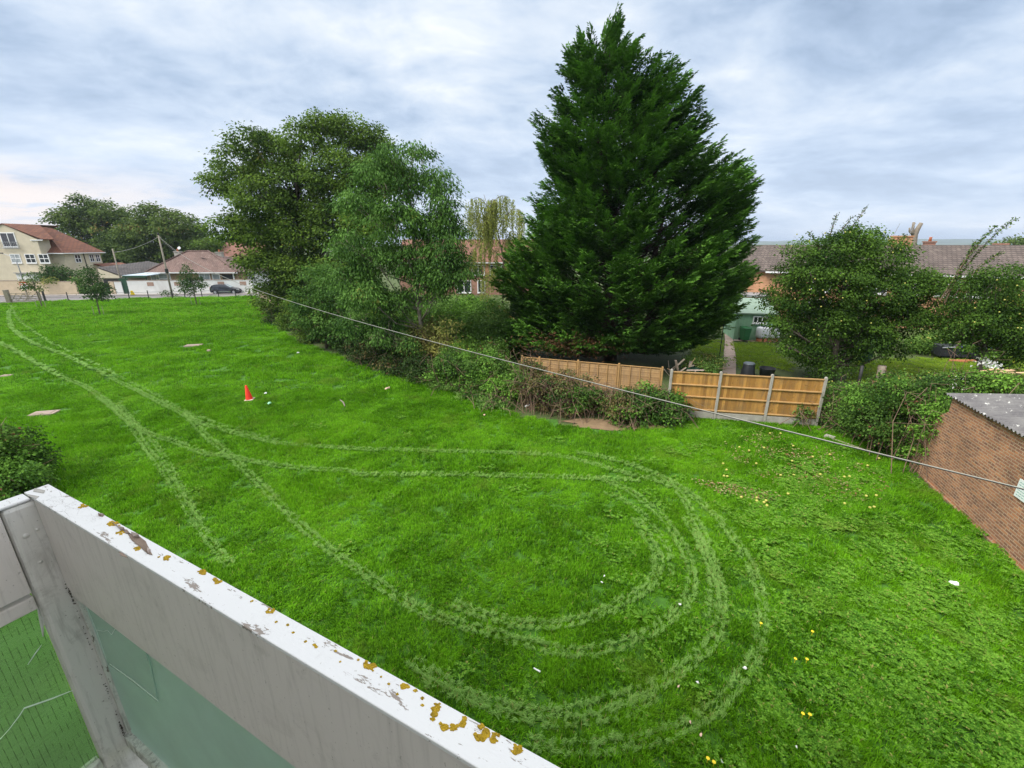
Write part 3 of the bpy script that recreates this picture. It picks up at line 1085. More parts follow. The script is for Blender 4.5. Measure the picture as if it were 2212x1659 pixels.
def lay_tracks():
    out = []
    for (lo, hi, sp, src, nm) in ((-2, 24, 0.085, flat_n, 'near'), (24, 70, 0.17, flat_f, 'far')):
        P, Hd = [], []
        for x0, y0, x1, y1, w, st in SEG:
            L = math.hypot(x1 - x0, y1 - y0)
            ym = (y0 + y1) / 2
            if ym < lo or ym >= hi or L < 1e-4:
                continue
            dx_, dy_ = (x1 - x0) / L, (y1 - y0) / L
            n = max(1, int(L * 2 * w / (sp * sp) * (1.15 if nm == 'near' else 1.0) * st))
            t = rng.random(n)
            o_ = rng.choice([-1, 1], n) * w * 0.46 + rng.normal(0, w * 0.16, n)
            # two wheel ridges rather than one smooth ribbon
            px_, py_ = x0 + dx_ * L * t - dy_ * o_, y0 + dy_ * L * t + dx_ * o_
            keep = np.array([mnoise.noise((a * 0.9, b * 0.9, 3)) + .5 * mnoise.noise((a * 3, b * 3, 8)) > -0.75 + R.uniform(-.4, .4) for a, b in zip(px_, py_)])
            P += [(a, b) for a, b, k in zip(px_, py_, keep) if k]
            Hd += [atan2(dy_, dx_)] * int(keep.sum())
        P = np.array(P)
        m = inside(P, LAWN)
        P, Hd = P[m], np.array(Hd)[m]
        n = len(P)
        z = np.array([gz(x, y) for x, y in P]) + (0.05 if nm == 'near' else 0.13)
        rot = np.stack([rng.normal(0, .14, n), rng.normal(0, .14, n), Hd + rng.normal(0, .55, n) + rng.choice([0, pi], n)], 1)
        scatter('pressed_grass', 'grass pressed flat in curving tyre tracks, its sheen painted as paler colour, %s part' % nm, np.concatenate([P, z[:, None]], 1), rot, np.ones((n, 3)) * rng.uniform(.8, 1.2, (n, 1)), rng.integers(0, 3, n), src)


lay_tracks()

# broad-leaved weeds, thick in the near right corner
wsrc = [weed_patch('weed_clump_%d' % i, 34, 0.22, 0.058, WEEDM, 90 + i) for i in range(4)]
TURF2 = plain("turf_green", (0.045, 0.135, 0.010), .95, .35, 7.0, bump=.6)
gr_ = bpy.data.objects['ground']
gr_.data.materials.append(TURF2)
cc_ = np.array([p.center[:2] for p in gr_.data.polygons])
for p_, k_ in zip(gr_.data.polygons, inside(cc_, LAWN)):
    p_.material_index = int(k_)
X = rng.uniform(-12, 24, 9000)
Y = rng.uniform(2.0, 20, 9000)
P = np.stack([X, Y], 1)
m = inside(P, LAWN)
P = P[m]
c0 = G(2000, 1500)
wt = np.exp(-(((P[:, 0] - 7.5) / 4.2) ** 2 + ((P[:, 1] - 5.5) / 5.5) ** 2)) + 0.6 * np.exp(-(((P[:, 0] - 9.5) / 2.5) ** 2 + ((P[:, 1] - 11.5) / 3.5) ** 2)) + 0.012
wn_ = vnoise(P, 0.5, 30)
P = P[(rng.random(len(P)) < np.clip(wt * (0.75 + wn_), 0, 1)) & (track_info(P)[0] > 1.5)]
n = len(P)
z = np.array([gz(x, y) for x, y in P]) + 0.05
scatter('weeds', 'broad dandelion and dock leaves thick in the near right of the field', np.concatenate([P, z[:, None]], 1),
        np.stack([rng.normal(0, .1, n), rng.normal(0, .1, n), rng.uniform(0, 6.28, n)], 1), np.ones((n, 3)) * rng.uniform(.8, 1.3, (n, 1)), rng.integers(0, 4, n), wsrc)

# fallen leaves below the brambles
fl = []
def leaf_field(poly, n, mat, name, label, L=.08):
    p = np.array([(q.x, q.y) for q in (G(*a) for a in poly)])
    lo, hi = p.min(0), p.max(0)
    P = rng.uniform(lo, hi, (n * 4, 2))
    P = P[inside(P, p)][:n]
    nz = vnoise(P, 1.2, 5)
    P = P[nz > -0.15 + rng.uniform(-.3, .3, len(P))]
    z = np.array([gz(x, y) for x, y in P]) + rng.uniform(.07, .13, len(P))
    P3 = np.concatenate([P, z[:, None]], 1)
    k = len(P3)
    A = sph(k) * np.array([1, 1, .3])
    o = leaves(name, P3, A, nrm(sph(k) * .35 + np.array([0, 0, 1])), L * rng.uniform(.7, 1.3, k), L * .6, rng.random(k), mat)
    tag(o, label, 'leaves', kind='stuff')
LF_FALL = leaf_mat("leaf_fallen", (0.20, 0.17, 0.07), (0.40, 0.36, 0.17), (0.24, 0.12, 0.06), 0.75, 0.15)
leaf_field([(1540, 965), (1650, 930), (1820, 985), (1920, 1040), (1900, 1100), (1780, 1090), (1650, 1040)], 1300, LF_FALL, 'fallen_leaves', 'dry fallen leaves scattered on grass below the brambles')
leaf_field([(1490, 1040), (1560, 1045), (1690, 1075), (1660, 1090), (1540, 1066)], 350, LF_FALL, 'fallen_leaves', 'band of dry leaves lying across the grass below the wooden fence')
leaf_field([(930, 700), (1100, 745), (1250, 800), (900, 820), (800, 740), (820, 700)], 10, LF_FALL, 'fallen_leaves', 'few dry leaves near the ash tree')

# bare soil at the foot of the brambles
pts = []
for i in range(22):
    a = 2 * pi * i / 22
    r = 1 + 0.18 * sin(3 * a + 1) + 0.1 * sin(7 * a)
    pts.append((sx + 2.3 * r * cos(a) + .2, sy + 0.55 * r * sin(a) - 0.18 * cos(a)))
mb = MB()
mb.add([(x, y, gz(x, y) + 0.03) for x, y in pts], [tuple(range(22))])
tag(mb.build('soil', SOIL), kind='structure')

# ------------------------------------------------------------------ slabs, litter, cone
for i, ((px, py), l, w, rz) in enumerate(SLABS):
    c = G(px, py)
    lab = ['square concrete manhole slab in the grass in the middle distance', 'pinkish concrete slab in the grass just beyond the round hedge', 'small dull slab in the grass at the far left edge by the tyre track'][i]
    e = empty('manhole_slab', lab, 'slab', (c.x, c.y, gz(c.x, c.y) + 0.03), rz, 'slabs set in the field')
    MB().box(-l / 2, -w / 2, -.1, l / 2, w / 2, 0.05).build('surround', CONC_PINK, e, bevel=0.015)
    MB().box(-l / 2 + .14, -w / 2 + .1, .051, l / 2 - .14, w / 2 - .1, .068).build('cover', CONC_PINK, e, bevel=0.008)

c = G(540, 867)
e = empty('traffic_cone', 'orange-red traffic cone standing in the grass', 'cone', (c.x, c.y, gz(c.x, c.y) + .03), 0.2)
e.rotation_euler = (0.02, -0.06, 0.2)
MB().box(-.2, -.2, 0, .2, .2, .05).build('base', plain("cone_base", (0.62, 0.45, 0.4), .7), e, bevel=0.02)
MB().lathe([(.165, .051), (.155, .08), (.045, .74), (.03, .755)], 20).build('body', CONE, e, smooth=True)


def flat_litter(px, py, size, mat, label, name='litter', cat='litter', group=None, z=0.10):
    c = G(px, py)
    pts = []
    k = R.randint(6, 8)
    mb = MB()
    for i in range(k):
        a = 2 * pi * i / k
        r = size * R.uniform(.55, 1.0)
        pts.append((r * cos(a), r * .6 * sin(a), R.uniform(-.01, .03)))
    top = [(p[0] * .8, p[1] * .8, p[2] + size * .3) for p in pts]
    mb.add(pts + top, [tuple(range(k))[::-1], tuple(range(k, 2 * k))] + [(i, (i + 1) % k, k + (i + 1) % k, k + i) for i in range(k)])
    o = mb.build(name, mat, smooth=False)
    o.location = (c.x, c.y, gz(c.x, c.y) + z)
    o.rotation_euler = (0, 0, R.uniform(0, 3))
    return tag(o, label, cat, group)


for px, py, s, m_, lab in [
    (1305, 1248, .045, LITTER, 'upper white scrap of the pair in the middle of the tyre circle'),
    (1300, 1262, .045, LITTER, 'lower white scrap of the pair in the middle of the tyre circle'),
    (1468, 1308, .05, LITTER, 'pale scrap lying on the second ring of the tyre circle'),
    (2058, 1273, .12, LITTER, 'large white crumpled wrapper in weeds near the brick wall'),
    (1608, 1448, .05, LITTER, 'white scrap on the outer tyre ring near the weeds'),
    (1505, 1478, .04, LITTER, 'small white scrap between the two outer tyre rings'),
    (1465, 1487, .035, PEACH, 'small peach coloured scrap between the tyre rings'),
    (1490, 1565, .04, PEACH, 'upper peach scrap beside a bare patch near the rail'),
    (1513, 1592, .045, PEACH, 'lower peach scrap on a bare patch in the near grass'),
    (1558, 1650, .04, LITTER, 'cream scrap at the very front of the grass'),
    (1718, 1560 + 60, .035, LITTER, 'cream scrap among weeds at the front of the grass'),
    (575, 856, .13, LITTER, 'white paper scrap in grass beside the traffic cone'),
    (583, 878, .15, MINT, 'pale green plastic lid lying near the traffic cone'),
    (1046, 902, .09, PEACH, 'single orange leaf lying on the grass below the brambles'),
    (452, 761, .28, CONC_PINK, 'small pale stone beside the manhole slab'),
    (838, 843, .2, PEACH, 'pale tan scrap on worn grass below the ash tree'),
    (644, 735 + 30, .14, LITTER, 'flat white scrap on the grass left of the elder shrub'),
]:
    flat_litter(px, py, s, m_, lab, group='litter scattered on the field')
c = G(1135, 882)
o = MB().lathe([(.05, 0), (.055, .02), (.055, .16), (.02, .21), (.02, .25)], 10).build('plastic_bottle', LITTER, smooth=True)
o.location = (c.x, c.y, .08); o.rotation_euler = (0.9, 0.5, 0.8)
tag(o, 'white plastic bottle leaning at the foot of the brambles', 'bottle')
c = G(928, 806)
o = MB().lathe([(.05, 0), (.07, .05), (.06, .14), (.02, .2)], 9).build('plastic_cup', LITTER, smooth=True)
o.location = (c.x, c.y, .1); o.rotation_euler = (1.2, 0.2, 0.8)
tag(o, 'white plastic cup dropped under the hedge', 'litter')
a_, b_ = G(735, 864, .1), G(745, 878, .12)
tag(MB().tube([a_, (a_ + b_) / 2 + Vector((.05, 0, .03)), b_], [.03, .035, .02], 6).build('fallen_stick', BARK_PALE), 'pale broken stick lying in the grass', 'stick')
a_, b_ = G(1153, 1443, .1), G(1167, 1451, .1)
tag(MB().tube([a_, b_], [.012, .016], 6).build('plastic_straw', LITTER), 'thin white plastic strip lying in the near grass', 'litter')
for px, py, lab in [(1754, 1369, 'yellow dandelion flower highest of those in the weeds'), (1643, 1351, 'yellow dandelion flower on the edge of the outer tyre ring'),
                    (1717, 1428, 'left yellow dandelion of the upper pair in the weeds'), (1742, 1429, 'right yellow dandelion of the upper pair in the weeds'),
                    (1733, 1547, 'left yellow dandelion of the lower pair in the weeds'), (1748, 1549, 'right yellow dandelion of the lower pair in the weeds'),
                    (1541, 1652, 'larger yellow dandelion at the front edge of the grass'), (1528, 1644, 'smaller yellow dandelion at the front edge of the grass')]:
    c = G(px, py, .1)
    o = MB().lathe([(.004, -.09), (.004, 0), (.024, .004), (.028, .014), (.015, .02)], 10).build('dandelion_flower', YELLOW)
    o.location = c + Vector((0, 0, .05))
    tag(o, lab, 'flower', 'dandelions in the grass')
# windfall apples
for i in range(34):
    px, py = R.uniform(1560, 1900), R.uniform(940, 1110)
    c = G(px, py)
    if not inside(np.array([[c.x, c.y]]), LAWN)[0]:
        continue
    o = MB().lathe([(.006, 0), (.03, .008), (.042, .035), (.036, .062), (.008, .068)], 9).build('windfall_apple', APPLE, smooth=True)
    o.location = (c.x, c.y, gz(c.x, c.y) + .08)
    tag(o, 'small yellow-green windfall apple lying in the grass below the fence and brambles', 'apple', 'windfall apples in the grass')
# big dock plant
for (px, py, lab, s) in [(1388, 1333, 'big dock plant with long leaves inside the tyre rings', .24), (1395, 1145, 'flattened dock plant on the inner tyre ring', .2)]:
    c = G(px, py)
    k = 13
    a = np.linspace(0, 2 * pi, k, endpoint=False) + rng.normal(0, .15, k)
    A = np.stack([np.cos(a), np.sin(a), rng.uniform(.25, .8, k)], 1)
    o = leaves('dock_plant', np.zeros((k, 3)), A, np.tile([0, 0, 1.0], (k, 1)), s * rng.uniform(.8, 1.2, k), s * .3, rng.random(k), WEEDM)
    o.location = (c.x, c.y, gz(c.x, c.y) + .05)
    tag(o, lab, 'weed', 'single dock plants in the grass')

# ================================================================== TREES
# large sycamore left of centre
syc = [(540, 300, 40), (512, 355, 50), (478, 392, 36), (596, 330, 46), (650, 292, 40), (697, 268, 36), (750, 280, 38), (800, 305, 42), (560, 425, 58),
       (640, 400, 66), (720, 370, 66), (790, 385, 60), (832, 370, 40), (492, 492, 40), (560, 500, 56), (640, 492, 66), (720, 480, 66), (790, 480, 60),
       (590, 580, 58), (660, 590, 62), (740, 590, 60), (580, 640, 36), (640, 660, 46), (700, 660, 46), (545, 560, 30), (600, 672, 26)]
b = px_blobs(syc, 45, 1.5)
rt = G(650, 690)
tree('sycamore_tree', 'tall broad dark green deciduous tree, widest of the field edge trees', 'tree', b, (rt.x, 46.5, 0), 0.42, LF_SYC, 58, 0.25, 0.16, 'trees along the field edge', csize=0.42, ncl=70, inner=.10)

ash = [(892, 322, 26), (845, 345, 36), (805, 372, 40), (885, 390, 48), (942, 392, 40), (962, 448, 32), (775, 440, 44), (850, 470, 58), (930, 490, 50),
       (748, 520, 40), (810, 560, 58), (885, 560, 48), (962, 545, 38), (735, 600, 32), (790, 640, 50), (855, 655, 44, .8), (970, 605, 30), (938, 640, 30, .6), (915, 600, 44), (955, 580, 36), (988, 560, 22), (1005, 590, 14, .7), (975, 500, 30),
       (760, 700, 36), (830, 715, 42), (890, 740, 28, .8)]
b = px_blobs(ash, 26.5, 0.7, depth=1.2)
rt = G(905, 792)
tree('ash_tree', 'feathery mid green ash tree with bare upright stems, in front of the tall broad tree', 'tree', b, (rt.x + .3, 27.0, 0), 0.16, LF_ASH, 125, 0.19, 0.075, 'trees along the field edge',
     bark=BARK_PALE, csize=0.30, ncl=90, droop=0.7, inner=.12)
# extra upright stems of the ash
eld = [(690, 596, 34), (662, 640, 32), (655, 682, 26), (702, 690, 40), (726, 640, 36), (690, 716, 22), (742, 720, 30)]
b = px_blobs(eld, 31.5, 0.5, depth=.8)
rt = G(712, 748)
tree('elder_shrub', 'grey-green elder shrub leaning over the lawn at the foot of the tall trees', 'shrub', b, (rt.x, 32, 0), 0.09, LF_ASH, 120, 0.17, 0.09, csize=0.26, ncl=70)
b = px_blobs([(655, 712, 20), (648, 690, 18), (664, 732, 12), (620, 690, 22), (640, 660, 26)], 34, .3, back=False)
tree('elder_shrub', 'low dark drooping shrub left of the grey-green elder at the lawn edge', 'shrub', b, (G(655, 742).x, 34.2, 0), 0.06, LF_SYC, 130, 0.16, 0.08, csize=0.22, ncl=24)


# dark evergreen conifer, built branch by branch
def conifer():
    Y0 = 28.5
    rows = [(38, 1325, 1331), (60, 1308, 1345), (82, 1290, 1362), (92, 1232, 1382), (130, 1212, 1440), (150, 1208, 1492), (200, 1175, 1512), (215, 1182, 1530), (260, 1130, 1552), (292, 1140, 1580), (330, 1116, 1580),
            (365, 1125, 1635), (400, 1125, 1652), (460, 1118, 1640), (520, 1092, 1638), (580, 1090, 1632), (620, 1090, 1615), (660, 1095, 1585), (720, 1105, 1545)]
    Z, XL, XR = [], [], []
    for py, a, c in rows:
        p, q = D(a, py, Y0), D(c, py, Y0)
        Z.append(p.z); XL.append(p.x); XR.append(q.x)
    Z, XL, XR = np.array(Z)[::-1], np.array(XL)[::-1], np.array(XR)[::-1]
    zb, zt = Z[0], Z[-1]
    root = Vector((6.6, Y0, 0))
    e = empty('cypress_tree', 'very tall dark green conifer behind the wooden fence', 'tree', root)
    tr = MB()
    tr.tube([root, (6.3, Y0, 4), (5.9, Y0, 9), (5.5, Y0, 14), (5.3, Y0, zt - .6)], [.45, .34, .22, .12, .03], 9)
    tr.tube([(6.6, Y0, 1.2), (8.6, Y0 - .3, 5), (9.3, Y0 - .4, 10.5)], [.3, .22, .05], 7)
    tr.tube([(6.6, Y0, 1.0), (10.4, Y0 - .3, 4), (12.0, Y0 - .4, 7.4)], [.26, .18, .05], 7)
    Ps, As, Ns, Vs, Ls = [], [], [], [], []
    nb = 1180
    cnt = 0
    ga = 2.39996
    for i in range(nb * 3):
        if cnt >= nb:
            break
        z = zb + (zt - zb) * rng.random() ** 1.12
        xl, xr = np.interp(z, Z, XL), np.interp(z, Z, XR)
        w = (xr - xl) / 2
        if rng.random() > (0.18 + w / 8.0):
            continue
        cnt += 1
        cx = (xl + xr) / 2
        ph = (i * ga) % (2 * pi)
        rr = 0.84 + 0.20 * rng.random() ** .8
        if rng.random() < .10:
            rr += .10
        rr *= 1.0 + 0.27 * mnoise.noise((cos(ph) * 1.5, sin(ph) * 1.5, z * .42)) + .12 * mnoise.noise((cos(ph) * 4, sin(ph) * 4, z * 1.1))
        fz = 1.0 - .13 * min(1, max(0, (z - 5) / 5))
        rr *= fz
        rr = min(rr, (1.04 if cos(ph) < 0 else 0.95) * (fz + .03))
        tip = np.array([cx + w * rr * cos(ph), Y0 + w * rr * sin(ph) * .72, z])
        tz = z / zt
        ax = 6.5 - 1.2 * tz + (cx - 6.5) * 0.55
        hor = math.hypot(tip[0] - ax, tip[1] - Y0)
        base = np.array([ax, Y0, max(0.8, z - 0.55 * hor - .4 * rng.random() - (1.0 if z > zt - 1.6 else 0))])
        if z > zt - 1.2:
            base[2] = z - 1.6
        d = tip - base
        ln = np.linalg.norm(d)
        dn = d / ln
        m = base + d * .5 + np.array([0, 0, -.10 * ln])
        if cnt % 2 == 0:
            tr.tube([base, m, base + d * .86], [.05, .035, .012], 4, False)
        nf = int(9 + 4.2 * min(ln, 5.5))
        mleaf = 23
        reach = min(0.66, 2.9 / max(ln, .1))
        t = 1 - reach * rng.random(nf) ** 0.85
        B0, B1, B2 = ((1 - t) ** 2)[:, None], (2 * t * (1 - t))[:, None], (t ** 2)[:, None]
        C = B0 * base + B1 * (m + (m - base) * .2) + B2 * tip + rng.normal(size=(nf, 3)) * .06
        q = (1 - t) / reach
        ang = rng.choice([-1, 1], nf) * rng.uniform(.15, 1.05, nf) * np.where(q < .12, .35, 1)
        fd = np.stack([dn[0] * np.cos(ang) - dn[1] * np.sin(ang), dn[0] * np.sin(ang) + dn[1] * np.cos(ang), np.full(nf, dn[2] * .55) + rng.uniform(-.30, .45, nf)], 1)
        fd = nrm(fd)
        fl = (0.36 + 0.42 * rng.random(nf)) * (0.75 + .55 * q)
        pp = nrm(np.cross(fd, np.array([0, 0, 1.0])) + rng.normal(size=(nf, 3)) * .25)
        n_ = nf * mleaf
        sx_ = rng.random(n_) ** .85
        sd_ = rng.choice([-1.0, 1.0], n_)
        FD, PP, FL, CC = (np.repeat(z_, mleaf, 0) for z_ in (fd, pp, fl, C))
        wd = .30 * FL * (1 - sx_) ** .8
        P = CC + FD * (FL * sx_)[:, None] + PP * (sd_ * wd * rng.random(n_))[:, None]
        P[:, 2] += .14 * FL * sx_ ** 2 - .10 * wd
        A = FD * .95 + PP * (sd_ * .55)[:, None] + sph(n_) * .22
        N = np.cross(PP, FD) * np.where(np.cross(PP, FD)[:, 2:3] < 0, -1, 1) + sph(n_) * .45
        Ps.append(P); As.append(A); Ns.append(N)
        Vs.append(np.clip(rng.random() * .42 + np.repeat(rng.random(nf), mleaf) * .28 + .12 * rng.random(n_) + .30 * sx_ * (np.repeat(q, mleaf) < .5), 0, 1))
        Ls.append(rng.uniform(.13, .25, n_))
    tk = tr.build('trunk', plain('bark_conifer', (.060, .042, .030), .95, .35, 5.0, bump=.8), e, smooth=True)
    for v in tk.data.vertices:
        v.co -= root
    P, A, N, V, L = map(np.concatenate, (Ps, As, Ns, Vs, Ls))
    leaves('crown', P, A, N, L, L * .30, V, LF_CON, e, loc=root)
    # dead brown fronds low on the left
    k = 1100
    c = D(1240, 745, 24.5)
    P = np.array(c) + rng.normal(size=(k, 3)) * np.array([1.5, .5, .35])
    P[:, 2] = np.maximum(P[:, 2], 1.2)
    leaves('dead_fronds', P, sph(k) + np.array([0, -.2, -.3]), sph(k), .22, .05, rng.random(k), leaf_mat("leaf_dead", (.05, .03, .015), (.13, .065, .03), None, .9, .1), e, loc=root)


conifer()

# apple tree and its neighbour on the right
app = [(1800, 540, 44), (1850, 520, 40), (1905, 555, 52), (1750, 590, 46), (1820, 610, 66), (1915, 625, 60), (1975, 605, 44), (1712, 650, 42), (1780, 690, 62), (1870, 700, 64), (1955, 690, 50), (1995, 650, 34),
       (1690, 700, 26), (1745, 755, 38), (1815, 775, 42), (1885, 740, 40), (1700, 610, 18), (1738, 540, 18), (1880, 505, 18), (1940, 530, 20), (2012, 610, 20), (2010, 690, 22), (1700, 745, 18), (1930, 755, 24), (1780, 800, 22)]
b = px_blobs(app, 23.5, .6, depth=1.0)
at_ = G(1838, 842)
apple_e = tree('apple_tree', 'large round apple tree dotted with yellow fruit, behind the wooden fence', 'tree', b, (at_.x, 23.8, 0), 0.2, LF_APP, 235, 0.115, 0.075, csize=0.22, ncl=60)
ap2 = [(2090, 632, 44, .7), (2150, 605, 42, .7), (2205, 640, 50), (2130, 685, 48), (2195, 715, 52), (2260, 680, 60), (2085, 690, 26, .7), (2165, 655, 40), (2240, 600, 40), (2115, 738, 28), (2180, 765, 32), (2245, 760, 40), (2060, 660, 22, .7)]
b = px_blobs(ap2, 21.5, .5, depth=1.0)
ap2_e = tree('apple_tree', 'looser apple tree cut by the right edge of the photo', 'tree', b, (G(2165, 865).x, 21.8, 0), 0.15, LF_APP, 240, 0.11, 0.07, csize=0.22, ncl=60)


def shoots(lst, Y, par, mat, root):
    """long leafy water shoots standing out of a crown"""
    Ps, As = [], []
    for a, c, bend in lst:
        st = MB()
        p, q = D(a[0], a[1], Y), D(c[0], c[1], Y + R.uniform(-.4, .4))
        pts = []
        for i in range(7):
            t = i / 6
            pts.append(p.lerp(q, t) + Vector((0, 0, bend * sin(pi * t))))
        st.tube([x - root for x in pts], [.022 * (1 - .8 * i / 6) + .004 for i in range(7)], 5)
        st.build('shoot_stem', STEM, par)
        n = int((q - p).length * 55)
        for i in range(n):
            t = (i + .5) / n
            if t < .12:
                continue
            k = min(5, int(t * 6))
            Ps.append(np.array(pts[k].lerp(pts[k + 1], t * 6 - k)) + rng.normal(size=3) * .045)
            d = np.array((q - p).normalized())
            As.append(d * .6 + sph(1)[0] * .9)
    k = len(Ps)
    leaves('shoot_leaves', np.array(Ps), np.array(As), sph(k) + np.array([0, 0, .6]), .115, .06, rng.random(k), mat, par, loc=root)


shoots([((1830, 505), (1873, 446), 0), ((1815, 500), (1842, 468), 0), ((1790, 520), (1808, 462), 0.1), ((1930, 560), (1958, 505), .1), ((1770, 540), (1744, 500), .1)], 23.5, apple_e, LF_APP, apple_e.location.copy())
shoots([((2040, 640), (2195, 472), .55), ((2030, 650), (2150, 490), .5), ((2060, 640), (2165, 545), .35), ((2040, 655), (2110, 520), .2), ((2080, 640), (2140, 575), .2)], 21.5, ap2_e, LF_APP, ap2_e.location.copy())
# apples on the trees
for i in range(38):
    par, (x0, x1, y0, y1), Y = R.choice([(apple_e, (1700, 1960, 500, 740), 22.0)] * 3 + [(ap2_e, (2090, 2212, 600, 740), 20.2)])
    # fruit shows on the side of the crown facing the field
    px, py = R.uniform(x0, x1), R.uniform(y0, y1)
    c = D(px, py, Y + R.uniform(-.4, .5)) - par.location
    o = MB().lathe([(.005, 0), (.026, .008), (.035, .03), (.028, .054), (.006, .058)], 8, c).build('apple', APPLE, par, smooth=True)


# weeping birch between the big trees
def birch():
    Y0 = 47
    root = Vector((D(1085, 600, Y0).x, Y0, 0))
    e = empty('weeping_birch', 'sparse yellowing weeping birch between the ash and the conifer', 'tree', root)
    tr = MB()
    def W(px, py, dy=0):
        return D(px, py, Y0 + dy) - root
    tr.tube([Vector((0, 0, 0)), W(1088, 560), W(1075, 500), W(1055, 450), W(1045, 420)], [.13, .10, .07, .04, .02], 6)
    P, A = [], []
    arcs = [((1062, 470), (1040, 402), (1010, 440)), ((1055, 455), (1085, 398), (1105, 440)), ((1070, 495), (1030, 430), (1000, 480)), ((1075, 500), (1110, 420), (1135, 470)),
            ((1080, 530), (1050, 450), (1025, 500)), ((1082, 540), (1105, 470), (1128, 520)), ((1060, 460), (1060, 405), (1075, 450)), ((1085, 560), (1040, 500), (1010, 560)), ((1086, 570), (1115, 520), (1140, 575)),
            ((1070, 490), (1050, 440), (1048, 480)), ((1088, 590), (1060, 560), (1045, 600)), ((1088, 590), (1100, 560), (1110, 600))]
    for a, b_, c in arcs:
        dy = R.uniform(-1.5, 1.5)
        p, q, r = W(*a), W(b_[0], b_[1], dy), W(c[0], c[1], dy * 1.5)
        pts = [p * (1 - t) ** 2 + q * 2 * t * (1 - t) + r * t * t for t in [i / 6 for i in range(7)]]
        tr.tube(pts, [.05, .04, .03, .025, .02, .015, .01], 4)
        for s in range(34):
            t = R.uniform(.15, 1)
            k = min(5, int(t * 6))
            st = pts[k].lerp(pts[k + 1], t * 6 - k) + Vector((R.gauss(0, .28), R.gauss(0, .4), 0))
            ln = R.uniform(.8, 3.6)
            dr = Vector((R.gauss(0, .06), R.gauss(0, .06), -1))
            tr.tube([st, st + dr * ln], [.012, .006], 3, False)
            n = int(ln * 26)
            tt = rng.random(n)[:, None]
            P.append(np.array(st) + np.array(dr) * ln * tt + rng.normal(size=(n, 3)) * .07)
            A.append(sph(n) * .5 + np.array([0, 0, -1]))
    tr.build('trunk', BARK, e, smooth=True)
    P, A = np.concatenate(P), np.concatenate(A)
    n = len(P)
    leaves('crown', P, A, sph(n), .17, .075, rng.random(n), LF_YEL, e)


birch()

# trees beyond the bungalow
b = px_blobs([(185, 450, 36), (150, 480, 34), (225, 480, 38), (180, 510, 42), (245, 530, 36), (210, 560, 38), (150, 535, 30), (270, 575, 28), (235, 455, 22), (140, 465, 16)], 108, 2, depth=3)
tree('lime_tree', 'large dark tree beyond the cream house, left of the pair', 'tree', b, (D(205, 600, 108).x, 108, 0), .5, LF_FAR, 16, .50, .34, 'trees beyond the bungalow', csize=.75, ncl=80, inner=.1)
b = px_blobs([(330, 465, 32), (290, 490, 34), (375, 485, 38), (330, 510, 46), (400, 510, 36), (290, 540, 32), (380, 545, 42), (425, 525, 24), (330, 560, 34), (270, 510, 22), (430, 565, 22)], 102, 2, depth=3)
tree('lime_tree', 'large olive green tree behind the utility pole and bungalow', 'tree', b, (D(350, 600, 102).x, 102, 0), .5, LF_FAR, 16, .50, .34, 'trees beyond the bungalow', csize=.75, ncl=80, inner=.1)
b = px_blobs([(455, 530, 22), (470, 560, 24), (440, 575, 20), (492, 590, 20)], 98, 1, depth=2)
tree('background_tree', 'small hazy tree behind the bungalow chimneys', 'tree', b, (D(465, 600, 98).x, 98, 0), .3, LF_SYC, 9, .6, .4, 'trees beyond the bungalow', csize=.7, ncl=26)
b = px_blobs([(2190, 524, 12), (2215, 520, 15), (2240, 522, 14)], 110, 1, depth=2)
tree('background_tree', 'green treetop above the brown terrace roof at the right edge', 'tree', b, (D(2215, 560, 110).x, 110, 0), .3, LF_FAR, 9, .6, .4, csize=.7, ncl=26)

# round bush beside the cream house
b = px_blobs([(118, 585, 18), (105, 592, 14), (135, 592, 16), (122, 598, 20), (100, 604, 12), (140, 604, 12)], 72, .3, depth=.5)
tree('garden_shrub', 'dense round dark bush behind the cream garden wall', 'shrub', b, (D(120, 600, 72).x, 72, 0), .1, LF_YOU, 28, .32, .2, 'garden shrubs by the road', csize=.4, ncl=24)
b = px_blobs([(172, 600, 9), (176, 614, 12), (170, 625, 10), (182, 630, 9)], 69, .2, back=False)
tree('garden_shrub', 'light green climbing bush at the end of the cream garden wall', 'shrub', b, (D(175, 630, 69).x, 69, 0), .08, LF_SHR, 28, .28, .18, 'garden shrubs by the road', csize=.35, ncl=20)
b = px_blobs([(115, 607, 5), (100, 600, 6), (95, 608, 4)], 67.2, .1, back=False)
tree('garden_shrub', 'reddish green twiggy bush hanging over the cream garden wall', 'shrub', b, (D(108, 625, 67.6).x, 67.7, 0), .05, LF_GOLD, 24, .25, .15, 'garden shrubs by the road', csize=.3, ncl=18)
b = px_blobs([(368, 628, 7), (352, 627, 6), (375, 634, 5)], 65.6, .1, back=False)
tree('garden_shrub', 'low straggly shrub at the foot of the utility pole', 'shrub', b, (D(362, 640, 65.6).x, 65.6, 0), .05, LF_YOU, 20, .25, .15, 'garden shrubs by the road', csize=.3, ncl=18)
b = px_blobs([(292, 572, 6), (300, 576, 7), (283, 577, 5), (308, 580, 5)], 92, .1, back=False)
tree('pampas_grass', 'pale plumed grasses behind the low dark garage roof', 'plant', b, (D(297, 590, 92).x, 92, 0), .05, LF_DRY, 20, .4, .12, csize=.4, ncl=18)


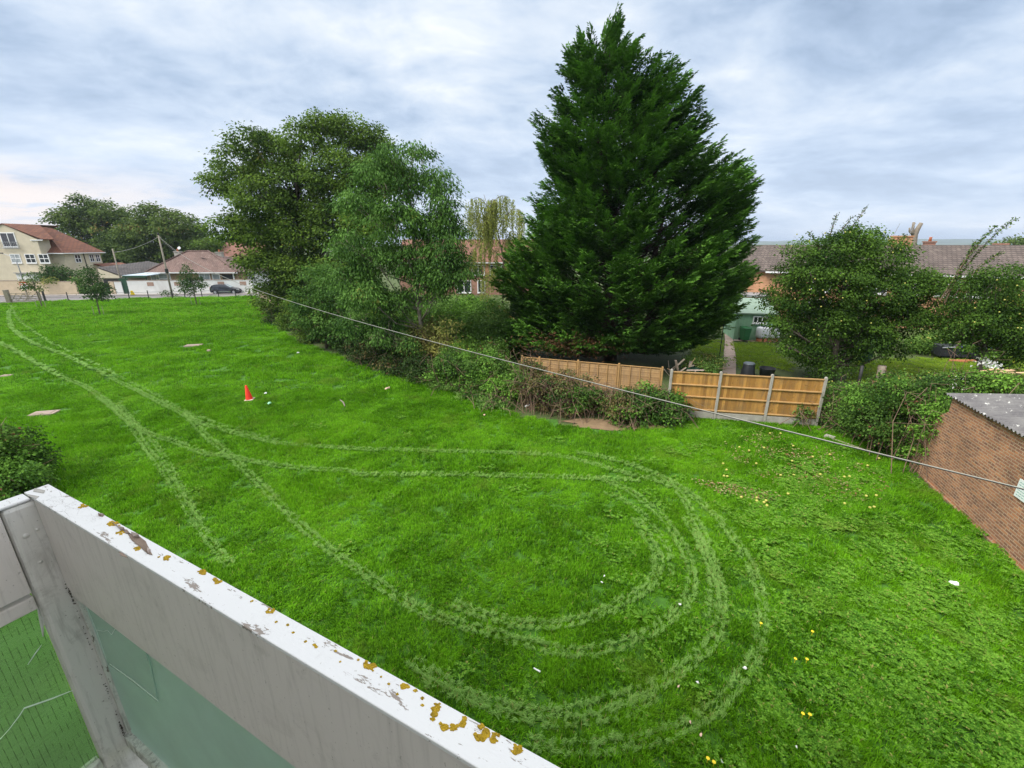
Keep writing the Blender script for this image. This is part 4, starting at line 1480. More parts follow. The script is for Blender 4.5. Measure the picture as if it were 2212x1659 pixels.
def young_tree(label, base_px, top_px, blobs, lean=0, stakes=True, mat=LF_YOU, n=46):
    g = G(*base_px)
    e = empty('young_tree', label, 'tree', (g.x, g.y, gz(g.x, g.y)), group='young trees planted in the field')
    bl = px_blobs(blobs, g.y, .15, back=False)
    tr = MB()
    tz = D(top_px[0], top_px[1], g.y)
    tr.tube([Vector((0, 0, 0)), (Vector(tz) - e.location) * .35, (Vector(tz) - e.location) * .92], [.07, .05, .015], 6)
    for q in bl:
        c = Vector(q[:3]) - e.location
        s = (Vector(tz) - e.location) * max(.2, min(.8, (c.z - q[3]) / max(.5, tz.z)))
        tr.tube([s, c], [.03, .01], 4, False)
    tr.build('trunk', BARK, e)
    arr = blob_leaves(bl, n, .21, .13, csize=.24, ncl=22)
    leaves('crown', *arr, mat, e, loc=e.location)
    if stakes:
        for dx_ in (-.55, .55):
            MB().tube([(dx_, -.1, 0), (dx_, -.1, .95)], .028, 5).build('stake', POLEM, e)
    return e


young_tree('bushy young tree with dense dark crown, standing nearest in the left field', (216, 679), (190, 572),
           [(188, 588, 13), (182, 604, 13), (200, 602, 12), (206, 620, 20), (190, 622, 15), (222, 626, 15), (212, 638, 14), (232, 632, 9), (196, 634, 10), (186, 580, 8)])
young_tree('slim young tree with oval dark crown in front of the parked car', (425, 659), (405, 560),
           [(403, 572, 8), (405, 588, 14), (412, 602, 17), (400, 608, 14), (420, 616, 15), (408, 622, 14), (434, 620, 10), (395, 620, 8), (438, 606, 6)])
young_tree('thin sparse young tree with bare lower twigs beside the field gate', (92, 665), (62, 585),
           [(62, 590, 5, .8), (68, 600, 4, .6), (58, 608, 12), (50, 616, 8, .8), (64, 620, 9), (74, 628, 6, .5), (105, 606, 5, .4), (88, 622, 5, .4)], mat=LF_FAR)
ch = [o for o in bpy.data.objects if o.name.startswith('young_tree')]


# ------------------------------------------------------------------ hedges, brambles
def mound(name, label, cat, path, n, mat, per_m2, L, W, r=(.45, .8), mat2=None, frac2=.35, stems=60, seedv=1, group=None, stem_mat=None, **kw):
    """path: list of (ground point, height, half width)"""
    rr = random.Random(seedv)
    bl = []
    for i in range(n):
        t = rr.random() * (len(path) - 1)
        k = min(len(path) - 2, int(t))
        f = t - k
        p = path[k][0].lerp(path[k + 1][0], f)
        hh = path[k][1] * (1 - f) + path[k + 1][1] * f
        hw = path[k][2] * (1 - f) + path[k + 1][2] * f
        d = (path[k + 1][0] - path[k][0]).normalized()
        nrm_ = Vector((-d.y, d.x, 0))
        s = rr.uniform(-1, 1)
        q = rr.uniform(*r)
        top = hh * sqrt(max(0.05, 1 - s * s * .8))
        z = rr.random() ** .7 * max(.05, top - q * .8) + .15
        c = p + nrm_ * s * hw + d * rr.uniform(-.2, .2)
        bl.append((c.x, c.y, max(z, q * .35), q))
    root = path[0][0].copy()
    e = empty(name, label, cat, root, group=group)
    kw.setdefault('csize', .2)
    kw.setdefault('ncl', 40)
    if mat2:
        b2 = [q for i, q in enumerate(bl) if rr.random() < frac2]
        b1 = [q for q in bl if q not in b2]
        leaves('foliage', *blob_leaves(b1, per_m2, L, W, **kw), mat, e, loc=root)
        if b2:
            leaves('other_foliage', *blob_leaves(b2, per_m2, L, W, **kw), mat2, e, loc=root)
    else:
        leaves('foliage', *blob_leaves(bl, per_m2, L, W, **kw), mat, e, loc=root)
    st = MB()
    for i in range(stems):
        b_ = rr.choice(bl)
        c = Vector(b_[:3]) - root
        g = Vector((c.x + rr.gauss(0, .4), c.y + rr.gauss(0, .4), -root.z))
        a = c + Vector((rr.gauss(0, .35), rr.gauss(0, .35), rr.uniform(0, .45)))
        tip = a + Vector((rr.gauss(0, .5), rr.gauss(0, .5), rr.uniform(-.5, .25)))
        tip.z = max(tip.z, -root.z + .05)
        st.tube([g, g.lerp(a, .6) + Vector((rr.gauss(0, .15), rr.gauss(0, .15), .1)), a, tip], [.016, .013, .01, .005], 4, False)
    st.build('stems', stem_mat or STEM, e)['kind'] = 'stuff'
    return e


def gp(px, py, back=0.0):
    g = G(px, py)
    d = Vector((g.x, g.y, 0)).normalized()
    return Vector((g.x + d.x * back, g.y + d.y * back, 0))


# dark undergrowth at the foot of the ash
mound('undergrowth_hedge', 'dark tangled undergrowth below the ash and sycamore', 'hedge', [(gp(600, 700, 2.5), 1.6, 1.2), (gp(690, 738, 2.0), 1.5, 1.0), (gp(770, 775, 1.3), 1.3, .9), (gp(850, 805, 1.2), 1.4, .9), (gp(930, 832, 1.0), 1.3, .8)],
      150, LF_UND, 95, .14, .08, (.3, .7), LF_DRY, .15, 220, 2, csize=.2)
mound('ivy_hedge', 'bright green ivy-covered hedge left of the wooden panels', 'hedge', [(gp(955, 838, 1.0), 2.2, .8), (gp(1010, 855, 1.1), 2.2, .9), (gp(1070, 870, 1.2), 2.1, .9), (gp(1130, 885, 1.4), 1.8, .8)],
      110, LF_IVY, 200, .105, .08, (.25, .62), LF_BRA, .3, 120, 3, csize=.17)
mound('bramble_bush', 'brown-stemmed bramble thicket below the lap panels', 'bush', [(gp(1135, 890, 1.1), 2.4, .8), (gp(1220, 905, 1.0), 2.0, .8), (gp(1290, 915, .9), 1.7, .75), (gp(1360, 922, .9), 1.4, .7)],
      95, LF_BRA, 115, .11, .07, (.22, .52), LF_DRY, .4, 420, 4, csize=.16)
mound('bramble_bush', 'dense rounded bramble mound at the left end of the new fence', 'bush', [(gp(1340, 922, .9), 1.2, .7), (gp(1400, 925, .95), 1.55, .85), (gp(1460, 912, .8), 1.2, .6)],
      70, LF_BRA, 150, .12, .085, (.22, .55), LF_IVY, .25, 160, 5, csize=.16)
for (nm, lab, path, n_, m1_, m2_, r_) in [
    ('garden_shrub', 'mixed bright shrubs seen between the apple tree and the looser apple tree', [(D(1990, 745, 30), 2.2, 1.0), (D(2060, 735, 31), 2.0, 1.2), (D(2130, 730, 32), 2.4, 1.2), (D(2230, 725, 32), 2.6, 1.2)], 60, LF_SHR, LF_APP, (.5, .9)),
    ('garden_shrub', 'dark shrubs at the foot of the terrace behind the apple tree', [(D(1690, 690, 35), 2.4, 1.0), (D(1800, 690, 35), 2.6, 1.2), (D(1920, 690, 34), 2.4, 1.2)], 45, LF_APP, LF_BRA, (.5, .9)),
    ('garden_shrub', 'low golden and green plants beyond the block wall', [(D(1905, 800, 22.5), .8, .5), (D(2000, 790, 22), 1.0, .7), (D(2110, 790, 21.5), 1.2, .8), (D(2230, 790, 21), 1.4, .8)], 46, LF_GOLD, LF_SHR, (.3, .6)),
    ('garden_shrub', 'dark shrub mass at the back of the field between ash and birch', [(Vector((-16, 44, 0)), 3.5, 2.0), (Vector((-9, 42, 0)), 3.6, 2.0), (Vector((-2, 40, 0)), 3.0, 1.6)], 60, LF_APP, LF_SHR, (.8, 1.4))]:
    path = [(Vector((p_.x, p_.y, 0)), h_, w_) for p_, h_, w_ in path]
    mound(nm, lab, 'shrub', path, n_, m1_, 70 if r_[1] > 1 else 100, .16 if r_[1] > 1 else .12, .09, r_, m2_, .4, 40, n_ + 3, csize=.26)
# low nettles along the foot
mound('nettle_patch', 'low grey-green nettles along the foot of the ivy hedge', 'weeds', [(gp(950, 842, .1), .4, .3), (gp(1010, 862, .1), .45, .35), (gp(1060, 880, .1), .4, .35), (gp(1110, 893, .1), .3, .3)],
      34, LF_SHR, 150, .10, .06, (.2, .34), LF_ASH, .5, 30, 6, csize=.12)
# brambles on the right, beside the brick garage
mound('bramble_bank', 'tall bramble bank between the new fence and the brick garage', 'bush', [(gp(1790, 925, .7), 1.9, .55), (gp(1850, 948, .8), 2.0, .7), (gp(1910, 965, .9), 2.4, .9), (gp(1965, 985, 1.0), 2.8, .9)],
      150, LF_BRA, 215, .082, .058, (.2, .58), LF_IVY, .36, 300, 7, csize=.15, inner=.1)
g1, g2, g3, g4 = Vector((14.6, 14.6, 0)), Vector((16.2, 13.9, 0)), Vector((18.5, 13.6, 0)), Vector((21.5, 13.0, 0))
mound('bramble_bank', 'wide sprawling bramble mass behind the corrugated garage roof', 'bush', [(Vector((13.0, 15.2, 0)), 2.8, 1.0), (g1, 3.3, 1.0), (g2, 3.4, 1.0), (g3, 3.3, 1.0), (g4, 3.2, 1.0)],
      170, LF_BRA, 200, .082, .058, (.25, .7), LF_IVY, .36, 200, 8, csize=.15, inner=.1)
mound('fence_climber', 'small yellow-green climber at the right end of the new fence', 'plant', [(gp(1725, 915, -.1), .9, .15), (gp(1752, 918, -.1), 1.0, .2)], 9, LF_SHR, 170, .09, .07, (.16, .28), None, 0, 14, 9, csize=.1)
mound('bramble_bush', 'small weedy bush at the far corner foot of the brick garage', 'bush', [(gp(1935, 985, .2), .5, .3), (gp(1985, 1005, .3), .45, .3)], 12, LF_IVY, 170, .09, .06, (.2, .32), LF_DRY, .4, 30, 10, csize=.1)
mound('wall_ivy', 'ivy climbing the far corner of the brick garage', 'plant', [(Vector((13.95, 13.6, 0)), 2.6, .25), (Vector((13.62, 13.0, 0)), 3.2, .2)], 22, LF_IVY, 190, .08, .055, (.14, .3), LF_UND, .45, 16, 41, csize=.1)
# shrubs behind the boundary in the middle
mound('garden_shrub', 'fresh green sprawling shrubs between the birch and the ivy hedge', 'shrub', [(Vector((-6.5, 33, 0)), 3.8, 1.8), (Vector((-3.0, 32, 0)), 4.0, 2.2), (Vector((.5, 29.5, 0)), 3.4, 1.8)],
      85, LF_SHR, 75, .17, .11, (.6, 1.05), LF_IVY, .45, 60, 11, csize=.3)
mound('garden_shrub', 'golden brown autumn shrub behind the ash stems', 'shrub', [(Vector((-6.2, 27.5, 0)), 3.3, .9), (Vector((-3.8, 26.6, 0)), 3.2, .9)],
      24, LF_GOLD, 80, .15, .09, (.5, .8), LF_DRY, .3, 50, 12, csize=.28)
mound('garden_shrub', 'dark bushy shrub right behind the ivy hedge', 'shrub', [(Vector((-3.0, 24.6, 0)), 2.3, .8), (Vector((-.6, 24.0, 0)), 2.4, .9)],
      30, LF_APP, 110, .13, .08, (.5, .8), LF_BRA, .3, 40, 13, csize=.22)
mound('clipped_hedge', 'bright yellow-green clipped hedge in a far garden', 'hedge', [(D(992, 640, 50), 0, .4), (D(1052, 640, 50), 0, .4)], 1, LF_SHR, 1, .1, .1, stems=1) if False else None
p, q = D(996, 645, 50), D(1052, 645, 50)
bl = [(p.x + (q.x - p.x) * t, 50 + dy, z, .42) for t in np.linspace(0, 1, 9) for dy in (0, .5) for z in (.5, .95, 1.35)]
e = empty('clipped_hedge', 'bright yellow-green clipped hedge in front of the red-roofed house', 'hedge', (p.x, 50, 0))
leaves('foliage', *blob_leaves(bl, 90, .14, .09, csize=.15, ncl=18), LF_SHR, e, loc=e.location)
mound('garden_shrub', 'pale green rounded shrub beside the garden path', 'shrub', [(D(1500, 790, 24.6) * 1.0, 1.35, .6), (D(1545, 790, 25.2) * 1.0, 1.3, .6)], 14, LF_SHR, 150, .10, .07, (.4, .6), LF_GOLD, .3, 10, 14, csize=.18)
for o in bpy.data.objects:
    if o.name.startswith('garden_shrub') and abs(o.location.z) > .3:
        pass
# big round hedge lower left
p = G(20, 1000)
mound('round_hedge', 'large round clipped shrub at the left edge with dark ivy and yellowing leaves', 'bush', [(Vector((-16.9, 11.6, 0)), 2.2, .9), (Vector((-15.3, 12.2, 0)), 2.25, .9)],
      34, LF_IVY, 230, .085, .06, (.55, .8), LF_BRA, .55, 40, 15, csize=.14)
mound('round_hedge', 'small yellow-green shrub just outside the white rail corner', 'bush', [(Vector((-13.0, 9.0, 0)), .9, .3), (Vector((-12.3, 9.1, 0)), .8, .3)], 9, LF_GOLD, 200, .08, .055, (.3, .42), LF_SHR, .5, 20, 16, csize=.12)
# white flowering shrub in the garden
mound('flowering_shrub', 'white flowering shrub under the apple tree', 'shrub', [(D(1650, 800, 20.9), .9, .3), (D(1700, 805, 20.7), .8, .3)], 12, LF_APP, 150, .09, .06, (.25, .4), LF_FLW, .55, 10, 17, csize=.16)
mound('flowering_shrub', 'white blossom in the garden by the loose apple tree', 'shrub', [(D(2095, 720, 19.5), 3.5, .3), (D(2150, 730, 19.5), 3.2, .3)], 5, LF_APP, 120, .12, .09, (.18, .3), LF_FLW, .7, 10, 18, csize=.16)

# ------------------------------------------------------------------ fences
def fence_frame(p, q):
    d = q - p
    return (p.x, p.y, 0), atan2(d.y, d.x), d.length


P0, P3 = G(1440, 898), G(1761, 921)
loc, rz, Ln = fence_frame(P0, P3)
e = empty('wooden_fence', 'new golden featheredge fence of three bays with concrete posts', 'fence', loc, rz)
e.scale = (1, 1, 1.06)
nb = 3
for i in range(nb):
    x0, x1 = Ln * i / nb + .055, Ln * (i + 1) / nb - .055
    pn = MB()
    k = int((x1 - x0) / .118)
    for j in range(k):
        a = x0 + (x1 - x0) * j / k
        b_ = x0 + (x1 - x0) * (j + 1) / k
        pn.add([(a, .006, .31), (b_ + .012, .018, .31), (b_ + .012, .030, .31), (a, .022, .31), (a, .006, 1.93), (b_ + .012, .018, 1.93), (b_ + .012, .030, 1.93), (a, .022, 1.93)],
               [(0, 3, 2, 1), (4, 5, 6, 7), (0, 1, 5, 4), (1, 2, 6, 5), (2, 3, 7, 6), (3, 0, 4, 7)])
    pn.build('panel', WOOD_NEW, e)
    rl = MB()
    for z in (.36, .92, 1.42):
        rl.prism([(-.04, z), (.004, z), (.004, z + .055), (-.02, z + .055), (-.04, z + .035)], 'x', x0, x1)
    rl.box(x0, -.03, 1.935, x1, .045, 1.975)
    rl.build('rail', RAILW, e)
    MB().box(x0, -.02, 0, x1, .03, .30).build('gravel_board', CONC, e, bevel=.01)
for i in range(nb + 1):
    x = Ln * i / nb
    po = MB().box(x - .05, -.055, 0, x + .05, .055, 2.03)
    po.prism([(x - .05, 2.03), (x + .05, 2.03), (x + .03, 2.07), (x - .03, 2.07)], 'y', -.05, .05)
    po.build('post', CONC, e, bevel=.006)

A_, B_ = G(1431, 797, 1.85), G(1128, 772, 1.85)
loc, rz, Ln = fence_frame(Vector((A_.x, A_.y, 0)), Vector((B_.x, B_.y, 0)))
e = empty('lap_fence', 'weathered tan lap panel fence below the tall conifer', 'fence', loc, rz)
x = 0.0
k = 0
while x < Ln - .3:
    x1 = min(x + 1.98, Ln)
    z0 = 0.08 + .0 * k
    pn = MB()
    for j in range(16):
        z = z0 + j * .11
        pn.add([(x + .05, .028, z), (x1 - .05, .028, z), (x1 - .05, .012, z + .13), (x + .05, .012, z + .13), (x + .05, .018, z), (x1 - .05, .018, z), (x1 - .05, .004, z + .13), (x + .05, .004, z + .13)],
               [(0, 1, 2, 3), (7, 6, 5, 4), (0, 4, 5, 1), (3, 2, 6, 7)])
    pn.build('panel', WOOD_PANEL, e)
    bt = MB()
    for j in range(5):
        xx = x + .07 + (x1 - x - .18) * j / 4
        bt.box(xx, .031, z0, xx + .035, .055, z0 + 1.78)
    bt.box(x + .05, -.01, z0 + 1.785, x1 - .05, .055, z0 + 1.81)
    bt.build('batten', RAILW, e)
    x = x1
    k += 1
for i in range(k + 1):
    x = min(i * 1.98, Ln)
    MB().box(x - .045, -.03, 0, x + .045, .06, 1.96).build('post', RAILW, e, bevel=.006)

# low block wall beyond the new fence
pA, pB = G(1790, 925), G(1975, 990)
dA = Vector((pA.x, pA.y, 0)).normalized() * .8
loc, rz, Ln = fence_frame(pA + dA, pB + dA * 1.3)
e = empty('block_wall', 'low grey block wall half buried in the brambles', 'wall', loc, rz)
MB().box(0, 0, 0, Ln, .2, 1.5).build('blockwork', STONE, e)
MB().box(-.02, -.03, 1.503, Ln + .02, .23, 1.57).build('coping', CONC, e, bevel=.01)

# rough wall behind the sycamore
pA, pB = G(548, 655), G(700, 705)
loc, rz, Ln = fence_frame(pA + Vector((.4, 1.0, 0)), pB + Vector((.6, 2.5, 0)))
e = empty('stone_wall', 'pinkish brown wall in the shade below the sycamore', 'wall', loc, rz)
MB().box(0, 0, 0, Ln, .3, 1.7).build('masonry', STONE, e)
MB().box(-.02, -.03, 1.703, Ln + .02, .33, 1.78).build('coping', CONC, e, bevel=.02)

# far orange garden fence by the birch
pA, pB = D(1046, 640, 46), D(1112, 668, 36)
loc, rz, Ln = fence_frame(Vector((pA.x, pA.y, 0)), Vector((pB.x, pB.y, 0)))
e = empty('garden_fence', 'orange-brown garden fence running back behind the birch', 'fence', loc, rz)
for i in range(5):
    x0, x1 = Ln * i / 5 + .05, Ln * (i + 1) / 5 - .05
    MB().box(x0, 0, .1, x1, .03, 1.95).build('panel', ORFENCE, e)
for i in range(6):
    MB().box(Ln * i / 5 - .05, -.04, 0, Ln * i / 5 + .05, .06, 2.05).build('post', CONC, e)

# wire fence posts along the road
for px, lab in [(146, 'dark fence post just right of the field gate'), (196, 'dark fence post behind the bushy young tree'), (279, 'dark fence post in front of the green door'), (321, 'dark fence post left of the utility pole'),
                (373, 'dark fence post just right of the utility pole'), (400, 'dark fence post left of the slim young tree'), (437, 'dark fence post at the back of the parked car'), (473, 'dark fence post in front of the parked car middle'),
                (510, 'dark fence post at the front of the parked car'), (541, 'dark fence post nearest the tall sycamore')]:
    a = (px - 1106) / 957.0
    # where the sight line meets the field edge
    y = (64.4 + 44 * .255) / (1 - .255 * a) - .2
    x = a * y
    e = empty('fence_post', lab, 'post', (x, y, 0), 0, 'wire fence posts along the road')
    MB().tube([(0, 0, 0), (.03, 0, 1.25)], .055, 6).build('shaft', DARKM, e)
ws = []
for z in (.55, 1.0):
    w_ = MB()
    xs = [-66 + 2.0 * i for i in range(14)]
    w_.tube([(x, edge_line(x) - .2, z + .02 * sin(x)) for x in xs], .018, 4)
    ws.append(w_)
e = empty('fence_wire', 'dark rails of the roadside fence', 'wire', (0, 0, 0))
for w_ in ws:
    w_.build('strand', DARKM, e)

# field gate
ga, gb = G(22, 655), G(92, 653)
loc, rz, Ln = fence_frame(ga, gb)
e = empty('field_gate', 'brown five-bar field gate at the roadside', 'gate', loc, rz)
gt = MB()
for z in (.25, .5, .74, .97, 1.2):
    gt.box(.2, -.02, z, Ln - .3, .02, z + .07)
gt.build('bar', TIMBER, e)
br = MB()
for a, b_ in ((.25, .5), (.5, .25), (.5, .75), (.75, .5), (.5, .98), (.98, .5), (.02, .25), (.25, .02)):
    x0, x1 = .2 + (Ln - .5) * a, .2 + (Ln - .5) * b_
    z0, z1 = (.28, 1.22)
    if a > b_:
        continue
    br.tube([(x0, -.04, z0), (x1, -.04, z1)], .035, 4)
    br.tube([(x0, -.05, z1), (x1, -.05, z0)], .035, 4)
br.build('brace', TIMBER, e)
MB().box(-.25, -.2, 0, .2, .2, 1.75).build('post', TIMBER, e, bevel=.03)
MB().box(Ln - .3, -.12, 0, Ln - .02, .12, 1.45).build('post', TIMBER, e, bevel=.03)
MB().box(Ln + .25, -.08, 0, Ln + .45, .08, 1.5).build('post', DARKM, e, bevel=.02)
g = G(10, 655)
e = empty('sign_board', 'small red and white notice board left of the gate', 'sign', (g.x, g.y + 3, 0), .1)
MB().box(-.06, 0, 0, .06, .08, 1.6).build('post', POLEM, e)
MB().box(-.45, -.04, 2.05, .45, -.01, 2.5).build('red_panel', REDP, e)
MB().box(-.4, -.045, 2.2, .4, -.041, 2.3).build('white_bar', WHITE, e)
MB().box(-.4, -.04, 1.5, .5, -.01, 2.04).build('white_panel', WHITE, e)
for x in (-.62,):
    pass

# ------------------------------------------------------------------ poles, lamps, cable
def utility_pole(label, base, hgt, r=.14, lean=0.0, top=True):
    e = empty('utility_pole', label, 'pole', base, group='utility poles')
    MB().tube([(0, 0, 0), (lean * .5, 0, hgt * .5), (lean, 0, hgt)], [r, r * .85, r * .7], 10).build('shaft', POLEM, e, smooth=True)
    if top:
        MB().box(lean - .3, -.06, hgt - .45, lean + .3, .06, hgt - .36).build('cross_arm', TIMBER, e)
        MB().lathe([(.13, 0), (.15, .1), (.12, .25), (.03, .3)], 10, (lean, 0, hgt - .1)).build('pole_cap', DARKM, e)
        MB().lathe([(.2, 0), (.21, .05), (.21, .55), (.2, .6)], 10, (0, 0, 3.4)).build('band', DARKM, e)
    return e


pb = G(373, 641)
utility_pole('tall wooden utility pole beside the slim young tree', (pb.x, pb.y, 0), 8.75)
g = D(269, 636, 69.5)
utility_pole('shorter wooden utility pole in front of the low garage', (g.x, g.y, 0), 6.75, .12, top=False)
g = D(60, 636, 68.5)
e = empty('street_lamp', 'slim street lamp with curved arm in front of the cream house', 'lamp post', (g.x, g.y, 0))
MB().tube([(0, 0, 0), (0, 0, 4), (-.1, 0, 5.2), (-.7, 0, 5.7), (-1.9, 0, 6.1)], [.09, .07, .05, .045, .04], 7).build('column', GREYM, e, smooth=True)
MB().box(-2.3, -.1, 6.05, -1.7, .1, 6.2).build('lamp_head', DARKM, e, bevel=.03)
g = D(297, 585, 105)
e = empty('street_lamp', 'distant pale street lamp beyond the low dark garage roof', 'lamp post', (g.x, g.y, 0))
MB().tube([(0, 0, 0), (-.25, 0, 4.0), (0.1, 0, 4.25), (1.6, 0, 4.3)], [.11, .09, .08, .07], 7).build('column', GREYM, e, smooth=True)
MB().box(1.4, -.12, 4.24, 2.2, .12, 4.4).build('lamp_head', GREYM, e, bevel=.03)

# telephone wire from the tall pole to this building
Pp = Vector((pb.x, pb.y, 8.5))
pts = []
E_ = Vector((4.4, 3.3, 5.4))
for i in range(61):
    s = i / 60 * 1.12
    q = Pp.lerp(E_, s)
    q.z = 8.5 + (5.4 - 8.5) * s - 4 * 1.55 * s * (1 - s)
    pts.append(q)
rad = [.012 - .0082 * min(1, i / 60) for i in range(61)]
e = empty('telephone_wire', 'pale telephone wire crossing the field from the tall pole', 'cable', (0, 0, 0))
MB().tube(pts, rad, 8).build('strand', plain("wire_pale", (0.33, .33, .29), .6, .05, 2), e, smooth=True)
MB().tube([q + Vector((0, 0, -r_ * 1.9)) for q, r_ in zip(pts, rad)], [r_ * .8 for r_ in rad], 6).build('strand', BLACK, e, smooth=True)
for (a, b_, sag, lab) in [((pb.x, pb.y, 8.4), tuple(D(386, 545, 79)), .4, 'thin wire from the tall pole to the bungalow chimney'),
                          ((pb.x, pb.y, 8.4), tuple(D(246, 545, 69.5)), .35, 'thin wire between the two utility poles')]:
    a, b_ = Vector(a), Vector(b_)
    pts = [a.lerp(b_, i / 12) + Vector((0, 0, -4 * sag * (i / 12) * (1 - i / 12))) for i in range(13)]
    tag(MB().tube(pts, .02, 5).build('telephone_wire', plain("wire_grey", (.35, .35, .35), .6, .05, 2)), lab, 'cable')

# ================================================================== BUILDINGS
def window(par, x, z, w, hh, y, cols=2, rows=1, pane=None, frame=None, fw=.07, side=False, d=.06):
    """window on a wall facing -y (or facing +x when side)"""
    fr = MB()
    def bx(x0, z0, x1, z1, y0, y1, m):
        if side:
            m.box(y - y1, x0, z0, y - y0, x1, z1) if False else m.box(y + y0 * -1 - 0, x0, z0, y + -1 * y1, x1, z1)
        else:
            m.box(x0, y + y0, z0, x1, y + y1, z1)
    bx(x, z, x + w, z + fw, -d, .02, fr)
    bx(x, z + hh - fw, x + w, z + hh, -d, .02, fr)
    bx(x, z + fw, x + fw, z + hh - fw, -d, .02, fr)
    bx(x + w - fw, z + fw, x + w, z + hh - fw, -d, .02, fr)
    for i in range(1, cols):
        xx = x + w * i / cols
        bx(xx - fw * .4, z + fw, xx + fw * .4, z + hh - fw, -d + .005, .02, fr)
    for j in range(1, rows):
        zz = z + hh * j / rows
        bx(x + fw, zz - fw * .45, x + w - fw, zz + fw * .45, -d + .01, .02, fr)
    f = fr.build('window', frame or WHITE, par)
    pn = MB()
    bx(x + fw, z + fw, x + w - fw, z + hh - fw, -.02, .0, pn)
    pn.build('pane', pane or WINDOW, f)
    sl = MB()
    bx(x - .05, z - .07, x + w + .05, z - .003, -d - .06, .0, sl)
    sl.build('sill', frame or WHITE, f)
    return f


def gable_roof(par, x0, x1, y0, y1, he, hr, mat, over=.35, end=.15, th=.12, name='roof'):
    ym = (y0 + y1) / 2
    sl = (hr - he) / (ym - y0)
    m = MB()
    a, b_ = y0 - over, y1 + over
    za = he - over * sl
    m.prism([(a, za), (ym, hr), (b_, za), (b_, za + th), (ym, hr + th * 1.1), (a, za + th)], 'x', x0 - end, x1 + end)
    return m.build(name, mat, par)


def hip_roof(par, x0, x1, y0, y1, he, hr, mat, over=.4, name='roof', inset=None, th=.1):
    w = (y1 - y0) / 2 + over
    ins = w if inset is None else inset
    a, b_, c, d = x0 - over, x1 + over, y0 - over, y1 + over
    ym = (y0 + y1) / 2
    if b_ - a < 2 * ins:
        ins = (b_ - a) / 2 - .05
    vs = [(a, c, he), (b_, c, he), (b_, d, he), (a, d, he), (a + ins, ym, hr), (b_ - ins, ym, hr)]
    vs += [(a, c, he - th), (b_, c, he - th), (b_, d, he - th), (a, d, he - th)]
    m = MB().add(vs, [(0, 1, 5, 4), (1, 2, 5), (2, 3, 4, 5), (3, 0, 4), (6, 7, 1, 0), (7, 8, 2, 1), (8, 9, 3, 2), (9, 6, 0, 3), (9, 8, 7, 6)])
    return m.build(name, mat, par)


def gutter(par, x0, x1, y, z, mat=None, name='gutter'):
    return MB().box(x0, y - .1, z - .14, x1, y - .003, z).build(name, mat or WHITE, par)


def chimney(par, x, y, z0, z1, w, d, mat, pots=2):
    c = MB().box(x - w / 2, y - d / 2, z0, x + w / 2, y + d / 2, z1)
    c.box(x - w / 2 - .06, y - d / 2 - .06, z1 + .002, x + w / 2 + .06, y + d / 2 + .06, z1 + .13)
    f = c.build('chimney', mat, par)
    for i in range(pots):
        xx = x + (i - (pots - 1) / 2) * w * .45
        MB().lathe([(.13, 0), (.11, .3), (.13, .34), (.12, .38)], 10, (xx, y, z1 + .132)).build('chimney_pot', TERRA, f, smooth=True)
    return f


# --- cream house with gable and hipped wing
def wx(px, Y):      # world x of a picture column near the horizon at distance Y
    return (px - 1106) / 985.0 * Y


Y = 74.0
hx0, hx1, hx2 = D(-32, 560, Y).x, D(93, 560, Y).x, D(220, 560, 75.5).x
e = empty('cream_house', 'large cream rendered house with red tiled gable and hipped roof', 'house', (hx0, Y, 0))
gw = hx1 - hx0
pk, ev = 10.4, 8.15
MB().prism([(0, 0), (gw, 0), (gw, ev), (gw / 2 + .2, pk), (gw / 2 - .2, pk), (0, ev)], 'y', 0, 1.9).build('wall', CREAM, e)
RA = D(86, 489, 79.5) - Vector((hx0, Y, 0))
rf = MB()
for s_, yb_ in ((-1, 9.0), (1, 1.9)):
    c0 = gw / 2
    for dz_ in (0.04,):
        P_ = [(c0, -.12, pk + dz_), (RA.x if s_ > 0 else c0, RA.y if s_ > 0 else yb_, pk + dz_), (c0 + s_ * (gw / 2 + .9), yb_, ev - .12 + dz_), (c0 + s_ * (gw / 2 + .9), -.12, ev - .12 + dz_)]
        rf.add(P_ + [(x, y, z + .13) for x, y, z in P_], [(3, 2, 1, 0), (4, 5, 6, 7), (0, 1, 5, 4), (1, 2, 6, 5), (2, 3, 7, 6), (3, 0, 4, 7)])
rf.build('roof', TILE_RED, e)
gutter(e, gw - 1.0, gw + .95, -.02, ev - .05)
X1 = D(141, 560, 75.5).x - hx0
MB().box(gw + .003, 1.5, 0, X1, 8.2, 6.0).build('wing_wall', CREAM, e)
RB = D(113, 493, 81.5) - Vector((hx0, Y, 0))
RB.x = RA.x
a, b_, c, d = gw - 1.0, X1 + .5, .95, 8.7
RB.y = d - 1.2
vs = [(a, c, 6.05), (b_, c, 6.05), (b_, d, 6.05), (a, d, 6.05), tuple(RA), tuple(RB), (a, c, 5.95), (b_, c, 5.95), (b_, d, 5.95), (a, d, 5.95)]
MB().add(vs, [(0, 1, 4), (1, 2, 5, 4), (2, 3, 5), (6, 7, 1, 0), (7, 8, 2, 1), (8, 9, 3, 2), (9, 8, 7, 6)]).build('wing_roof', TILE_RED, e)
MB().tube([(b_ - .05, c + .05, 6.12), RA + Vector((0, 0, .05))], .12, 6).build('hip_ridge', TILE_ORANGE, e)
gutter(e, a + .9, b_, c - .003, 6.03)
MB().box(b_ + .003, c - .1, 5.89, b_ + .1, d, 6.03).build('gutter', WHITE, e)
lx = lambda px, yy=0: D(px, 560, Y + yy).x - hx0
